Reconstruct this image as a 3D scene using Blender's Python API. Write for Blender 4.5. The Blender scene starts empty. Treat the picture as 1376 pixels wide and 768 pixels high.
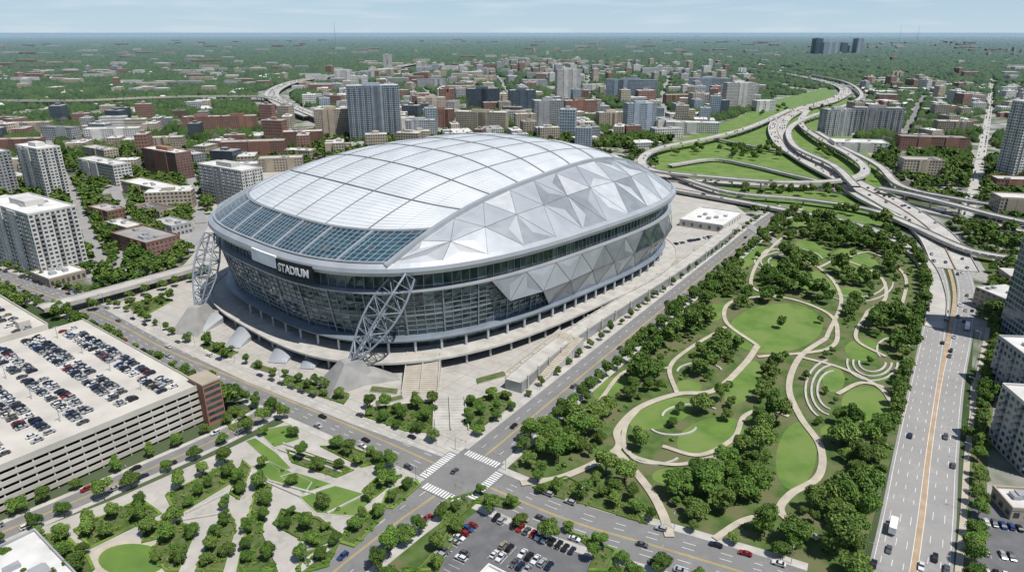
import bpy, math, random
import numpy as np
from mathutils import Vector, Matrix
from mathutils import noise as mn
random.seed(7); RS=np.random.RandomState(5)
sc=bpy.context.scene; COL=sc.collection
# ---------------------------------------------------------------- survey: photo sight-line -> place on the ground plan
H=180.0; F=917.0; PT=math.radians(20.45); CP,SP=math.cos(PT),math.sin(PT)
def G(u,v,z=0.0):
    dx=(u-688)/F; dy=(v-384)/F; t=(H-z)/(SP+CP*dy)
    return Vector((dx*t,t*(CP-SP*dy),z))
def PR(x,y,z=0):
    f=y*CP+(H-z)*SP; d=-y*SP+(H-z)*CP
    return 688+x/f*F, 384+d/f*F
def PXM(p): return F/(p[1]*CP+H*SP)
def HPX(u,vb,vt):
    y=G(u,vb).y; dy=(vt-384)/F; t=y/(CP-SP*dy); return H-t*(SP+CP*dy)
def smooth(pts,n=8):
    P=[Vector(p) for p in pts]
    if len(P)<3: return [P[0].lerp(P[-1],i/n) for i in range(n+1)]
    P=[P[0]*2-P[1]]+P+[P[-1]*2-P[-2]]; out=[]
    for i in range(1,len(P)-2):
        a,b,c,d=P[i-1:i+3]
        for k in range(n):
            t=k/n; out.append(.5*((2*b)+(c-a)*t+(2*a-5*b+4*c-d)*t*t+(3*b-a-3*c+d)*t**3))
    out.append(P[-2]); return out
# ---------------------------------------------------------------- materials
def painted_haze(nt,colsock):  # aerial haze painted into the base colour, stronger with distance from the origin
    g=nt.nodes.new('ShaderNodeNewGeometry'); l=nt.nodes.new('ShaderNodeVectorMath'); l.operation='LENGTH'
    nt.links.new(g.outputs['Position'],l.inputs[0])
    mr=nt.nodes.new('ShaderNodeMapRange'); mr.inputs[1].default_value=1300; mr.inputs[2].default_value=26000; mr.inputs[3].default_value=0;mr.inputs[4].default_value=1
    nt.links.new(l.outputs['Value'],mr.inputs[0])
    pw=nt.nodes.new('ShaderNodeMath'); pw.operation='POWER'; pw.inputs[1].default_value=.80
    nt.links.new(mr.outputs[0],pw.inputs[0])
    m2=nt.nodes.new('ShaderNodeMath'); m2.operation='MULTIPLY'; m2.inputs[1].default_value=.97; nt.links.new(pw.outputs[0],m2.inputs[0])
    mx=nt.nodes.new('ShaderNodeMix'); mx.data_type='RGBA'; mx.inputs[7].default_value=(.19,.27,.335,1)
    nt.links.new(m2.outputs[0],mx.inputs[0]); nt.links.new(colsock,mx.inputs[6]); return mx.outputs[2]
def mat(name,c,rough=.8,metal=0,c2=None,scale=.1,detail=4,spec=.3,obj=False,rnd=0,lo=.35,hi=.65,bump=0,haze=True,c3=None,scale3=.01):
    m=bpy.data.materials.new(name); m.use_nodes=True; nt=m.node_tree; b=nt.nodes['Principled BSDF']
    b.inputs['Roughness'].default_value=rough; b.inputs['Metallic'].default_value=metal; b.inputs['Specular IOR Level'].default_value=spec
    if c2 is None: c2=tuple(min(1,x*.8) for x in c)
    g=nt.nodes.new('ShaderNodeTexCoord') if obj else nt.nodes.new('ShaderNodeNewGeometry')
    pos=g.outputs['Object'] if obj else g.outputs['Position']
    n=nt.nodes.new('ShaderNodeTexNoise'); n.inputs['Scale'].default_value=scale; n.inputs['Detail'].default_value=detail
    nt.links.new(pos,n.inputs['Vector'])
    r=nt.nodes.new('ShaderNodeMapRange'); r.inputs[1].default_value=lo; r.inputs[2].default_value=hi
    nt.links.new(n.outputs['Fac'],r.inputs[0])
    mx=nt.nodes.new('ShaderNodeMix'); mx.data_type='RGBA'; mx.inputs[6].default_value=(*c,1); mx.inputs[7].default_value=(*c2,1)
    nt.links.new(r.outputs[0],mx.inputs[0]); out=mx.outputs[2]
    if c3:
        n3=nt.nodes.new('ShaderNodeTexNoise'); n3.inputs['Scale'].default_value=scale3; n3.inputs['Detail'].default_value=3
        nt.links.new(pos,n3.inputs['Vector']); r3=nt.nodes.new('ShaderNodeMapRange'); r3.inputs[1].default_value=.45; r3.inputs[2].default_value=.58
        nt.links.new(n3.outputs['Fac'],r3.inputs[0]); m3=nt.nodes.new('ShaderNodeMix'); m3.data_type='RGBA'; m3.inputs[7].default_value=(*c3,1)
        nt.links.new(r3.outputs[0],m3.inputs[0]); nt.links.new(out,m3.inputs[6]); out=m3.outputs[2]
    if rnd:
        oi=nt.nodes.new('ShaderNodeObjectInfo'); r2=nt.nodes.new('ShaderNodeMapRange'); r2.inputs[3].default_value=1-rnd; r2.inputs[4].default_value=1+rnd
        nt.links.new(oi.outputs['Random'],r2.inputs[0]); hs=nt.nodes.new('ShaderNodeHueSaturation')
        nt.links.new(r2.outputs[0],hs.inputs['Value']); nt.links.new(out,hs.inputs['Color']); out=hs.outputs[0]
    if haze: out=painted_haze(nt,out)
    nt.links.new(out,b.inputs['Base Color'])
    if bump:
        bp=nt.nodes.new('ShaderNodeBump'); bp.inputs['Distance'].default_value=bump; nt.links.new(n.outputs['Fac'],bp.inputs['Height']); nt.links.new(bp.outputs[0],b.inputs['Normal'])
    return m
M={}
M['ground']=mat('ground_cover',(.028,.055,.016),.95,c2=(.05,.08,.026),scale=.02,detail=8,c3=(.08,.10,.055),scale3=.004)
M['urban']=mat('urban_lots',(.25,.24,.22),.9,c2=(.06,.09,.032),scale=.03,detail=6,c3=(.31,.30,.275),scale3=.018,lo=.38,hi=.52)
M['asphalt']=mat('asphalt',(.21,.207,.202),.9,c2=(.16,.158,.158),scale=.10,detail=10,c3=(.185,.182,.177),scale3=.5)
M['asphalt_dark']=mat('asphalt_dark',(.145,.145,.148),.9,c2=(.11,.11,.113),scale=.2,detail=8)
M['hwy']=mat('highway_concrete',(.46,.44,.405),.9,c2=(.34,.33,.31),scale=.06,detail=8)
M['hwy2']=mat('parkway_surface',(.31,.302,.29),.9,c2=(.24,.235,.228),scale=.05,detail=10,c3=(.275,.268,.26),scale3=.4)
M['concrete']=mat('concrete',(.47,.45,.41),.85,c2=(.36,.345,.315),scale=.15,detail=8)
M['footing']=mat('footing_concrete',(.33,.32,.305),.85,c2=(.26,.255,.245),scale=.15,detail=8)
M['plaza']=mat('plaza_paving',(.45,.425,.385),.85,c2=(.32,.305,.275),scale=.07,detail=10,c3=(.39,.37,.335),scale3=.3)
M['deck']=mat('parking_deck',(.53,.50,.445),.85,c2=(.41,.385,.345),scale=.05,detail=9)
M['path']=mat('path_paving',(.46,.41,.33),.9,c2=(.37,.33,.27),scale=.2)
M['tan']=mat('tan_median',(.42,.31,.21),.9,c2=(.32,.24,.16),scale=.2)
M['lawn']=mat('lawn',(.125,.205,.04),.9,c2=(.085,.158,.032),scale=.10,detail=8,c3=(.145,.205,.055),scale3=.04)
M['meadow']=mat('groundcover',(.052,.096,.02),.95,c2=(.09,.138,.038),scale=.15,detail=6,c3=(.125,.13,.06),scale3=.07,lo=.38,hi=.6)
M['bed']=mat('planting_bed',(.055,.105,.022),.95,c2=(.13,.13,.06),scale=.3,detail=6)
M['white']=mat('white_paint',(.75,.75,.73),.7)
M['yellow']=mat('yellow_paint',(.6,.42,.08),.7)
M['leafA']=mat('leaf_light',(.108,.185,.028),.65,c2=(.058,.118,.02),scale=.35,rnd=.33,spec=.2,c3=(.14,.20,.042),scale3=.05)
M['leafB']=mat('leaf_dark',(.036,.078,.014),.7,c2=(.058,.112,.02),scale=.35,rnd=.33,spec=.2)
M['farleaf']=mat('forest_canopy',(.022,.046,.012),.9,c2=(.056,.096,.023),scale=.02,detail=8,spec=.1)
M['bark']=mat('bark',(.12,.085,.06),.9)
M['membrane']=mat('roof_membrane',(.60,.615,.625),.36,c2=(.52,.54,.555),scale=.05,obj=True,spec=.5,detail=8)
M['membrane2']=mat('roof_pleat',(.52,.54,.56),.5,obj=True)
M['seam']=mat('roof_seam',(.27,.285,.30),.5,metal=.2,obj=True)
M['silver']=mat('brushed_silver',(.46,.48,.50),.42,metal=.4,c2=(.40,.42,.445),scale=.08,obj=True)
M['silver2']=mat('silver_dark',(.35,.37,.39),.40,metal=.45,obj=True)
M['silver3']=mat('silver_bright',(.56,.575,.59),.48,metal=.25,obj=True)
M['glass']=mat('facade_glass',(.035,.052,.06),.07,metal=.5,c2=(.08,.115,.125),scale=.12,spec=.8,obj=True)
M['glass2']=mat('facade_glass_light',(.15,.20,.22),.12,metal=.55,c2=(.08,.12,.13),scale=.1,spec=.8,obj=True)
M['glassroof']=mat('roof_glazing',(.02,.065,.095),.10,metal=.3,c2=(.045,.11,.145),scale=.1,spec=.8,obj=True)
M['frame']=mat('steel_frame',(.30,.34,.38),.45,metal=.3)
M['truss']=mat('truss_steel',(.30,.335,.38),.45,metal=.35)
M['skirt']=mat('metal_skirt',(.24,.28,.325),.4,metal=.3,obj=True)
M['black']=mat('sign_black',(.015,.017,.02),.4)
M['signwhite']=mat('sign_white',(.9,.9,.9),.5)
M['dark']=mat('dark_shade',(.02,.022,.025),.8)  # near-black stand-in for shade in garage gaps, deck underside and canopy mouths
M['win']=mat('window_glass',(.045,.06,.075),.12,metal=.3,spec=.8,c2=(.11,.13,.15),scale=.3)
M['wB']=mat('wall_brick',(.25,.135,.10),.9,c2=(.20,.11,.085),rnd=.3)
M['wT']=mat('wall_tan',(.43,.365,.285),.9,rnd=.2)
M['wW']=mat('wall_white',(.57,.555,.52),.85,rnd=.18)
M['wG']=mat('wall_grey',(.32,.325,.33),.85,rnd=.3)
M['wD']=mat('wall_dark',(.09,.115,.14),.4,metal=.3,rnd=.2)
M['wBl']=mat('wall_bluegrey',(.31,.36,.41),.5,rnd=.1)
M['roofW']=mat('roof_white',(.62,.61,.585),.9,c2=(.46,.45,.43),scale=.08,rnd=.15,detail=8)
M['roofG']=mat('roof_grey',(.28,.275,.265),.9,c2=(.38,.37,.35),scale=.08,rnd=.3,detail=8)
M['shingle']=mat('shingle',(.15,.13,.115),.9,rnd=.4)
M['metalunit']=mat('rooftop_metal',(.42,.43,.44),.5,metal=.3)
M['tyre']=mat('tyre',(.02,.02,.02),.9)
M['red']=mat('brick_red_panel',(.33,.17,.12),.85)
CARC={'white':(.7,.7,.7),'black':(.015,.015,.018),'silver':(.38,.39,.41),'grey':(.10,.105,.115),'red':(.30,.02,.02),'blue':(.03,.07,.2),'dark blue':(.015,.025,.06),'beige':(.3,.26,.2)}
for k,c in CARC.items(): M['car_'+k]=mat('car_paint_'+k.replace(' ','_'),c,.25,metal=.2,c2=c,spec=.6)
# ---------------------------------------------------------------- mesh builder
class MB:
    def __init__(s): s.v=[];s.f=[];s.m=[]
    def face(s,pts,m=0):
        i=len(s.v); s.v+=[tuple(p) for p in pts]; s.f.append(tuple(range(i,i+len(pts)))); s.m.append(m)
    def hexa(s,b,t,m=0,mt=None,bottom=False):
        n=len(b)
        for i in range(n): s.face([b[i],b[(i+1)%n],t[(i+1)%n],t[i]],m)
        s.face(t,m if mt is None else mt)
        if bottom: s.face(b[::-1],m)
    def box(s,x0,x1,y0,y1,z0,z1,m=0,mt=None,bottom=False):
        s.hexa([(x0,y0,z0),(x1,y0,z0),(x1,y1,z0),(x0,y1,z0)],[(x0,y0,z1),(x1,y0,z1),(x1,y1,z1),(x0,y1,z1)],m,mt,bottom)
    def prism(s,poly,z0,z1,m=0,mt=None):
        a=sum(poly[i][0]*poly[(i+1)%len(poly)][1]-poly[(i+1)%len(poly)][0]*poly[i][1] for i in range(len(poly)))
        if a<0: poly=poly[::-1]
        s.hexa([(p[0],p[1],z0) for p in poly],[(p[0],p[1],z1) for p in poly],m,mt)
    def tube(s,a,b,r,n=6,m=0,r2=None):
        a=Vector(a);b=Vector(b);d=(b-a).normalized(); x=d.orthogonal().normalized(); y=d.cross(x); r2=r if r2 is None else r2
        A=[a+(x*math.cos(2*math.pi*i/n)+y*math.sin(2*math.pi*i/n))*r for i in range(n)]
        B=[b+(x*math.cos(2*math.pi*i/n)+y*math.sin(2*math.pi*i/n))*r2 for i in range(n)]
        s.hexa(A,B,m,None,True)
    def mesh(s,name,mats):
        me=bpy.data.meshes.new(name); me.from_pydata(s.v,[],s.f)
        for x in mats: me.materials.append(M[x])
        me.polygons.foreach_set('material_index',s.m); me.update(); return me
    def obj(s,name,mats,parent=None,smooth=False,**kw):
        me=s.mesh(name,mats)
        if smooth: me.shade_smooth()
        return mk(name,me,parent,**kw)
def mk(name,data,parent=None,**kw):
    o=bpy.data.objects.new(name,data); COL.objects.link(o)
    if parent: o.parent=parent
    for k,v in kw.items(): o[k]=v
    return o
def root(name,loc,ang,label,cat,group=None):
    o=mk(name,None); o.location=loc; o.rotation_euler[2]=ang; o['label']=label; o['category']=cat
    if group: o['group']=group
    o.empty_display_size=1; return o
# ---------------------------------------------------------------- occupancy grid
CS=4.0; X0,Y0=-2400,100; NX,NY=1200,1000
OCC=np.zeros((NX,NY),np.uint8)
def mdisk(x,y,r,c=1):
    i0=int((x-r-X0)/CS);i1=int((x+r-X0)/CS)+1;j0=int((y-r-Y0)/CS);j1=int((y+r-Y0)/CS)+1
    i0=max(i0,0);j0=max(j0,0);i1=min(i1,NX);j1=min(j1,NY)
    if i0>=i1 or j0>=j1: return
    I,J=np.mgrid[i0:i1,j0:j1]; mk_=((I+.5)*CS+X0-x)**2+((J+.5)*CS+Y0-y)**2<=(r+CS*.35)**2
    OCC[i0:i1,j0:j1][mk_]=c
def inpoly(x,y,P):
    r=np.zeros(np.shape(x),bool); n=len(P)
    for i in range(n):
        x1,y1=P[i][0],P[i][1]; x2,y2=P[(i+1)%n][0],P[(i+1)%n][1]
        if y1==y2: continue
        c=((y1>y)!=(y2>y))&(x<(x2-x1)*(y-y1)/(y2-y1)+x1); r^=c
    return r
def ipt(x,y,P):
    r=False; n=len(P); j=n-1
    for i in range(n):
        yi=P[i][1]; yj=P[j][1]
        if (yi>y)!=(yj>y) and x<(P[j][0]-P[i][0])*(y-yi)/(yj-yi)+P[i][0]: r=not r
        j=i
    return r
def mpoly(P,c=1):
    xs=[p[0] for p in P];ys=[p[1] for p in P]
    i0=max(int((min(xs)-X0)/CS)-1,0);i1=min(int((max(xs)-X0)/CS)+2,NX);j0=max(int((min(ys)-Y0)/CS)-1,0);j1=min(int((max(ys)-Y0)/CS)+2,NY)
    if i0>=i1 or j0>=j1: return
    I,J=np.mgrid[i0:i1,j0:j1]; k=inpoly((I+.5)*CS+X0,(J+.5)*CS+Y0,P); OCC[i0:i1,j0:j1][k]=c
def occ(x,y,r=0):
    i0=int((x-r-X0)/CS);i1=int((x+r-X0)/CS);j0=int((y-r-Y0)/CS);j1=int((y+r-Y0)/CS)
    if i0<0 or j0<0 or i1>=NX or j1>=NY: return 0
    return OCC[i0:i1+1,j0:j1+1].max()
# ---------------------------------------------------------------- ground, sheets, roads
def sheet(name,poly,z,m,thick=0):
    b=MB()
    if thick: b.prism([(p[0],p[1]) for p in poly],z-thick,z,0)
    else: b.face([(p[0],p[1],z) for p in poly])
    o=b.obj(name,[m],kind='structure'); return o
b=MB()
b.face([(-60000,-3000,0),(60000,-3000,0),(60000,90000,0),(-60000,90000,0)])
b.obj('ground',['ground'],kind='structure')
def PX(l,z=0): return [G(u,v,z) for u,v in l]
urb=PX([(-60,150),(200,135),(400,118),(460,100),(560,84),(700,80),(1000,82),(1200,96),(1450,115),(1450,780),(1290,780),(1310,420),(1300,330),(1100,300),(900,300),(280,300),(230,430),(-60,385)])
sheet('city_ground',urb,.05,'urban')
def strip(pts,w,off=0):
    L=[];R=[]
    for i,p in enumerate(pts):
        d=(pts[min(i+1,len(pts)-1)]-pts[max(i-1,0)]); d.z=0; d.normalize(); n=Vector((-d.y,d.x,0))
        L.append(p+n*(off+w/2)); R.append(p+n*(off-w/2))
    return L,R
def ribbon(b,pts,w,off,z,m=0):
    L,R=strip(pts,w,off)
    for i in range(len(pts)-1):
        b.face([(R[i].x,R[i].y,R[i].z+z),(R[i+1].x,R[i+1].y,R[i+1].z+z),(L[i+1].x,L[i+1].y,L[i+1].z+z),(L[i].x,L[i].y,L[i].z+z)],m)
def dens(pts,step):
    out=[pts[0]];
    for a,c in zip(pts[:-1],pts[1:]):
        n=max(1,int((c-a).length/step))
        for k in range(1,n+1): out.append(a.lerp(c,k/n))
    return out
def dashes(b,pts,off,z,m,w=.18,on=3,gap=6):
    P=dens(pts,3.0); k=0; per=max(2,int((on+gap)/3)); L=max(1,int(on/3))
    while k+L<len(P): ribbon(b,P[k:k+L+1],w,off,z,m); k+=per
ROADS={}
ZK=[0.08]
def road(name,px,w,m='asphalt',z=0,walk=0,centre=None,lanes=(),edge=False,elev=False,n=8,label=None,wm=1.0,clr=7):
    base=[p if isinstance(p,Vector) else G(p[0],p[1],p[2] if len(p)>2 else z) for p in px]
    pts=dens(smooth(base,n),12); ZK[0]+=.012; zz=ZK[0]
    for p in pts: mdisk(p.x,p.y,w/2+walk+(1 if not elev else clr) if w>5 else w/2)
    ROADS[name]=(pts,w)
    if elev:
        b=MB(); L,R=strip(pts,w)
        for i in range(len(pts)-1):
            a,c,d,e=R[i],R[i+1],L[i+1],L[i]; up=Vector((0,0,zz)); dn=Vector((0,0,-1.6))
            b.face([a+up,c+up,d+up,e+up],0); b.face([e+dn,d+dn,c+dn,a+dn],1); b.face([a+dn,c+dn,c+up,a+up],1); b.face([d+dn,e+dn,e+up,d+up],1)
        for s in (-1,1): 
            for k in range(len(pts)-1):
                LL,RR=strip(pts[k:k+2],.35,s*(w/2-.2))
                b.hexa([x+Vector((0,0,zz)) for x in (RR[0],RR[1],LL[1],LL[0])],[x+Vector((0,0,zz+1)) for x in (RR[0],RR[1],LL[1],LL[0])],1)
        if w>25:
            for k in range(len(pts)-1):
                LL,RR=strip(pts[k:k+2],.6,0)
                b.hexa([x+Vector((0,0,zz)) for x in (RR[0],RR[1],LL[1],LL[0])],[x+Vector((0,0,zz+1)) for x in (RR[0],RR[1],LL[1],LL[0])],2)
        acc=0
        for i in range(1,len(pts)):
            acc+=(pts[i]-pts[i-1]).length
            if acc>30 and pts[i].z>3:
                acc=0; d=(pts[i]-pts[i-1]).normalized(); nn=Vector((-d.y,d.x,0))
                for s in ((-1,1) if w>12 else (0,)): 
                    c=pts[i]+nn*s*w*.28; b.tube((c.x,c.y,0),(c.x,c.y,c.z-1.5),1.0,8,1)
        o=b.obj(name,[m,'concrete','tan'],kind='structure')
    else:
        b=MB(); ribbon(b,pts,w,0,zz); o=b.obj(name,[m],kind='structure')
    b=MB()
    if centre=='y':
        ribbon(b,pts,.22*wm,.3*wm,zz+.03,1); ribbon(b,pts,.22*wm,-.3*wm,zz+.03,1)
    for off in lanes: dashes(b,pts,off,zz+.03,0,w=.2*wm)
    if edge:
        for s in (-1,1): ribbon(b,pts,.2*wm,s*(w/2-1.2),zz+.03,0)
    if b.f: b.obj(name+'_marking',['white','yellow'],kind='structure')
    if walk:
        b=MB()
        for s in (-1,1):
            L,R=strip(pts,walk,s*(w/2+walk/2))
            for i in range(len(pts)-1):
                q=[R[i],R[i+1],L[i+1],L[i]]
                b.hexa([(x.x,x.y,0.02) for x in q],[(x.x,x.y,.2+ZK[0]*.3) for x in q])
        b.obj('pavement',['concrete'],kind='structure')
    return pts
# plaza and city parcels
plaza=PX([(140,415),(225,462),(330,512),(470,568),(596,614),(660,583),(760,520),(905,398),(1020,300),(960,255),(880,230),(300,230),(270,330),(225,380)])
sheet('plaza',plaza,.10,'plaza'); mpoly(plaza)
jb=MB()
for k in range(-22,22):
    for (dv,off) in ((Vector((.559,.829,0)),k*11),(Vector((-.829,.559,0)),k*11+3)):
        nv=Vector((-dv.y,dv.x,0)); c=G(590,600)+nv*off
        for s in range(-60,80):
            p=c+dv*s*6; q_=c+dv*(s+1)*6
            if ipt(p.x,p.y,plaza) and ipt(q_.x,q_.y,plaza):
                n_=nv*.16; z_=.115 if dv.x>0 else .122; jb.face([(a.x,a.y,z_) for a in (p-n_,q_-n_,q_+n_,p+n_)])
jb.obj('plaza_joint',['hwy2'],kind='structure')
parkP=PX([(690,622),(760,556),(830,492),(910,422),(985,352),(1042,302),(1100,292),(1170,312),(1228,350),(1248,400),(1235,470),(1212,560),(1190,640),(1168,715),(1150,790),(1050,790),(990,762),(880,718),(760,676),(705,650)])
sheet('park_ground',parkP,.08,'meadow')
blockP=PX([(-40,760),(-40,745),(150,672),(300,606),(392,562),(545,622),(572,650),(500,700),(405,790),(-40,790)])
sheet('garden_plaza',blockP,.09,'plaza')
lotblock=PX([(560,790),(470,790),(590,695),(640,668),(760,712),(900,755),(980,790)])
sheet('lot_verge',lotblock,.085,'meadow')
inter=PX([(880,200),(960,172),(1040,135),(1110,118),(1150,140),(1120,160),(1175,215),(1195,262),(1240,310),(1150,300),(1000,275),(880,262)])
sheet('interchange_grass',inter,.09,'lawn'); mpoly(inter,4)
verge=PX([(1286,790),(1290,700),(1296,600),(1310,510),(1326,440),(1328,370),(1296,318),(1312,318),(1350,372),(1356,440),(1340,510),(1328,600),(1322,790)])
sheet('parkway_verge',verge,.088,'meadow')
# roads
road('main_street',[(-60,352),(0,374),(135,424),(225,470),(330,514),(470,572),(620,638),(760,697),(880,733),(1010,772),(1080,795)],22,walk=4,centre='y',lanes=(-6.5,-3.5,3.5,6.5))
A=G(620,638); Bv=G(1030,300)
road('side_street',[(360,850),(440,775),(530,704),(620,638),A.lerp(Bv,.25),A.lerp(Bv,.5),A.lerp(Bv,.75),(1030,300),(1062,278)],19,walk=4,centre='y',lanes=(-5,5))
road('garage_street',[(-60,742),(0,716),(150,652),(290,590),(375,546)],11,walk=2.5,centre='y')
road('parkway_left_carriageway',[(1186,800),(1196,768),(1211,690),(1226,600),(1243,510),(1256,440),(1262,390),(1246,345),(1200,312)],13.8,m='hwy2',lanes=(-3.6,0,3.6),edge=True)
road('parkway_right_carriageway',[(1250,800),(1254,768),(1262,690),(1269,600),(1280,510),(1294,440),(1298,385),(1278,338),(1240,305)],11.8,m='hwy2',lanes=(-2,2),edge=True)
road('parkway_median',[(1221,800),(1226,768),(1240,690),(1248,600),(1264,510),(1277,440),(1282,388),(1264,342),(1222,310)],2.4,m='tan')
road('parkway_walk',[(1286,800),(1288,768),(1295,690),(1301,600),(1314,510),(1328,440)],2.4,m='path')
road('freeway',[(900,86,6),(985,90,6),(1050,98,6),(1110,110,6),(1136,121,6),(1120,134,6),(1072,148,6),(1046,166,6),(1052,190,6),(1085,214,6),(1130,238,6),(1185,266,6),(1228,292,5),(1262,322,2.5),(1284,362,.3)],33,m='hwy',z=6,lanes=(-11,-7,-3,3,7,11),elev=True,edge=True,wm=1.6)
road('ramp_loop',[(1062,147),(1010,170),(950,186),(890,198),(864,212),(876,228),(960,238),(1060,245),(1138,241),(1163,228),(1140,207),(1098,184),(1076,165),(1085,148)],12,m='hwy',z=10,elev=True)
road('crossing_highway',[(1440,330),(1376,313),(1310,297),(1240,281),(1170,264),(1090,252),(980,246),(880,240)],20,m='hwy',z=1.7,elev=True,lanes=(-4,4))
road('ramp_south',[(890,252,4),(980,268,4),(1060,283,4),(1130,296,4),(1190,316,3),(1238,348,2),(1258,392,1),(1256,440,.3)],12,m='hwy',z=2,elev=True)
road('ramp_east',[(900,222),(960,214),(1010,222),(1060,234),(1100,243)],9,m='hwy',z=4,elev=True)
road('ramp_north',[(1150,250),(1120,222),(1068,196),(1062,172),(1090,156),(1140,140),(1158,126),(1136,110),(1090,100)],10,m='hwy',z=13,elev=True)
road('ramp_far',[(1180,252),(1230,262),(1290,277),(1340,290),(1440,312)],11,m='hwy',z=12,elev=True)
road('collector',[(905,235),(980,258),(1080,268),(1170,282),(1230,305),(1300,335),(1380,350)],10,m='hwy',z=6,elev=True)
road('ramp_inner',[(960,186),(1010,196),(1062,206),(1100,226),(1150,262),(1205,290)],9,m='hwy',z=5,elev=True)
road('ramp_outer',[(1096,176),(1130,196),(1180,222),(1212,250),(1290,268),(1400,285)],10,m='hwy',z=9,elev=True)
road('highway_west',[(-80,135),(100,135),(200,131),(300,129),(360,131),(392,142),(432,158),(480,172)],26,m='hwy',z=12,elev=True,lanes=(-4,4),clr=26)
road('highway_northwest',[(420,156),(380,140),(366,124),(395,110),(450,101),(520,92),(560,85)],40,m='hwy',z=10,elev=True,clr=30)
road('overpass',[(55,414),(140,392),(275,355)],12,m='hwy',z=7,elev=True)
road('residential_street',[(1300,290),(1312,240),(1322,190),(1330,140),(1332,105)],12,m='concrete')
road('avenue',[(1215,235),(1216,180),(1240,130)],10)
for l in ([(0,345),(120,372),(240,340),(275,300)],[(0,240),(150,245),(270,235)],[(140,372),(100,270),(60,180)],[(540,84),(560,110),(600,150),(620,175)],[(380,200),(450,190),(600,178)],[(700,178),(820,165),(960,160)],[(800,84),(790,120),(870,180)],[(1050,330),(1000,300)],[(250,180),(420,172)],[(1180,215),(1300,215),(1376,205)],[(1170,180),(1376,170)],[(0,170),(200,165),(380,160)],[(440,128),(600,118),(760,112),(960,108)],[(560,150),(700,142),(860,140),(960,138)],[(660,90),(680,120),(720,180)],[(900,100),(890,130),(900,170)],[(0,205),(120,208),(200,205)],[(230,180),(255,235),(270,300)],[(150,245),(170,300),(160,372)]):
    road('street',l,11,m='hwy2')
# crosswalks
X=A; sa=math.radians(56); U=Vector((math.cos(sa),math.sin(sa),0)); V=Vector((math.cos(sa+math.pi/2),math.sin(sa+math.pi/2),0))
b=MB()
for ax,bx,hw in ((U,V,9.5),(-U,V,9.5),(V,U,10.5),(-V,U,10.5)):
    k=-hw+.6
    while k<hw-.3:
        c=X+ax*(14.5 if hw<10 else 13.0)+bx*k; b.face([c-bx*.38-ax*2,c+bx*.38-ax*2,c+bx*.38+ax*2,c-bx*.38+ax*2]) ; k+=1.4
b.v=[(x,y,.34) for x,y,z in b.v]
b.obj('crosswalk_marking',['white'],kind='structure')
sheet('junction',[X+U*17+V*11,X+U*17-V*11,X+U*11-V*11,X+U*11-V*15.5,X-U*11-V*15.5,X-U*11-V*11,X-U*17-V*11,X-U*17+V*11,X-U*11+V*11,X-U*11+V*15.5,X+U*11+V*15.5,X+U*11+V*11],.31,'asphalt')
# ---------------------------------------------------------------- STADIUM
SC=Vector((-39.3,522,0)); TH=math.radians(47); SA,SB=177.0,133.0; SN=3.0
st=root('stadium',SC,TH,'large domed stadium with white panel roof and glass walls','stadium')
Minv=(Matrix.Translation(SC)@Matrix.Rotation(TH,4,'Z')).inverted(); Mst=Minv.inverted()
def SL(u,v,z=0): return Minv@G(u,v,z)
def RR(phi): c,s=abs(math.cos(phi)/SA),abs(math.sin(phi)/SB); return (c**SN+s**SN)**(-1/SN)
def RP(phi,s,z): r=RR(phi)*s; return Vector((r*math.cos(phi),r*math.sin(phi),z))
ZR,ZH=60.5,42.0; RE,RO=.848,.986
def ZS(p,q):
    r=(abs(p/SA)**SN+abs(q/SB)**SN)**(1/SN); return ZR+ZH*(1-min(1,r)**2.5)
def PM(q,r): return SA*r*max(0,1-(abs(q)/(SB*r))**SN)**(1/SN)
def QM(p,r): return SB*r*max(0,1-(abs(p)/(SA*r))**SN)**(1/SN)
def QF(p): return 98-32*max(0,(p+147.5)/314)**1.3
def patch(b,fn,nu,nv,m=0):
    g=[[fn(i/nu,j/nv) for j in range(nv+1)] for i in range(nu+1)]
    i0=len(b.v)
    for r in g: b.v+=[tuple(x) for x in r]
    for i in range(nu):
        for j in range(nv):
            a=i0+i*(nv+1)+j; b.f.append((a,a+nv+1,a+nv+2,a+1)); b.m.append(m)
def mem(s,t,dz=0):
    T=t*2-1; S=s*2-1; q=T*88
    for _ in range(5): p=S*PM(q,RE); q=T*QF(p)
    return Vector((p,q,ZS(p,q)+dz))
def memp(s,t):
    v=mem(s,t); v.z+=.65*abs(math.sin(math.pi*s*8))*abs(math.sin(math.pi*t*7)); return v
b=MB(); patch(b,memp,128,112)
b.obj('roof_membrane',['membrane'],st,smooth=True)
b=MB()
def seam(fn,n,w,dz,m):
    P=[fn(i/n) for i in range(n+1)]; L,R=strip(P,w)
    for i in range(n):
        b.face([R[i]+Vector((0,0,dz)),R[i+1]+Vector((0,0,dz)),L[i+1]+Vector((0,0,dz)),L[i]+Vector((0,0,dz))],m)
        for S in (L,R): b.face([S[i],S[i+1],S[i+1]+Vector((0,0,dz)),S[i]+Vector((0,0,dz))],m)
for k in range(0,8): seam(lambda x,k=k:mem(x,k/7),60,.9,.35,0)
for k in range(0,9): seam(lambda x,k=k:mem(k/8,x),50,1.3,.5,0)
for k in range(1,88):
    if k%11: seam(lambda x,k=k:memp(k/88,x),56,.28,.09,1)
for k in range(1,14):
    if k%2: seam(lambda x,k=k:memp(x,k/14),64,.26,.08,1)
b.obj('roof_rib',['seam','membrane2'],st,kind='stuff')
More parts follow.
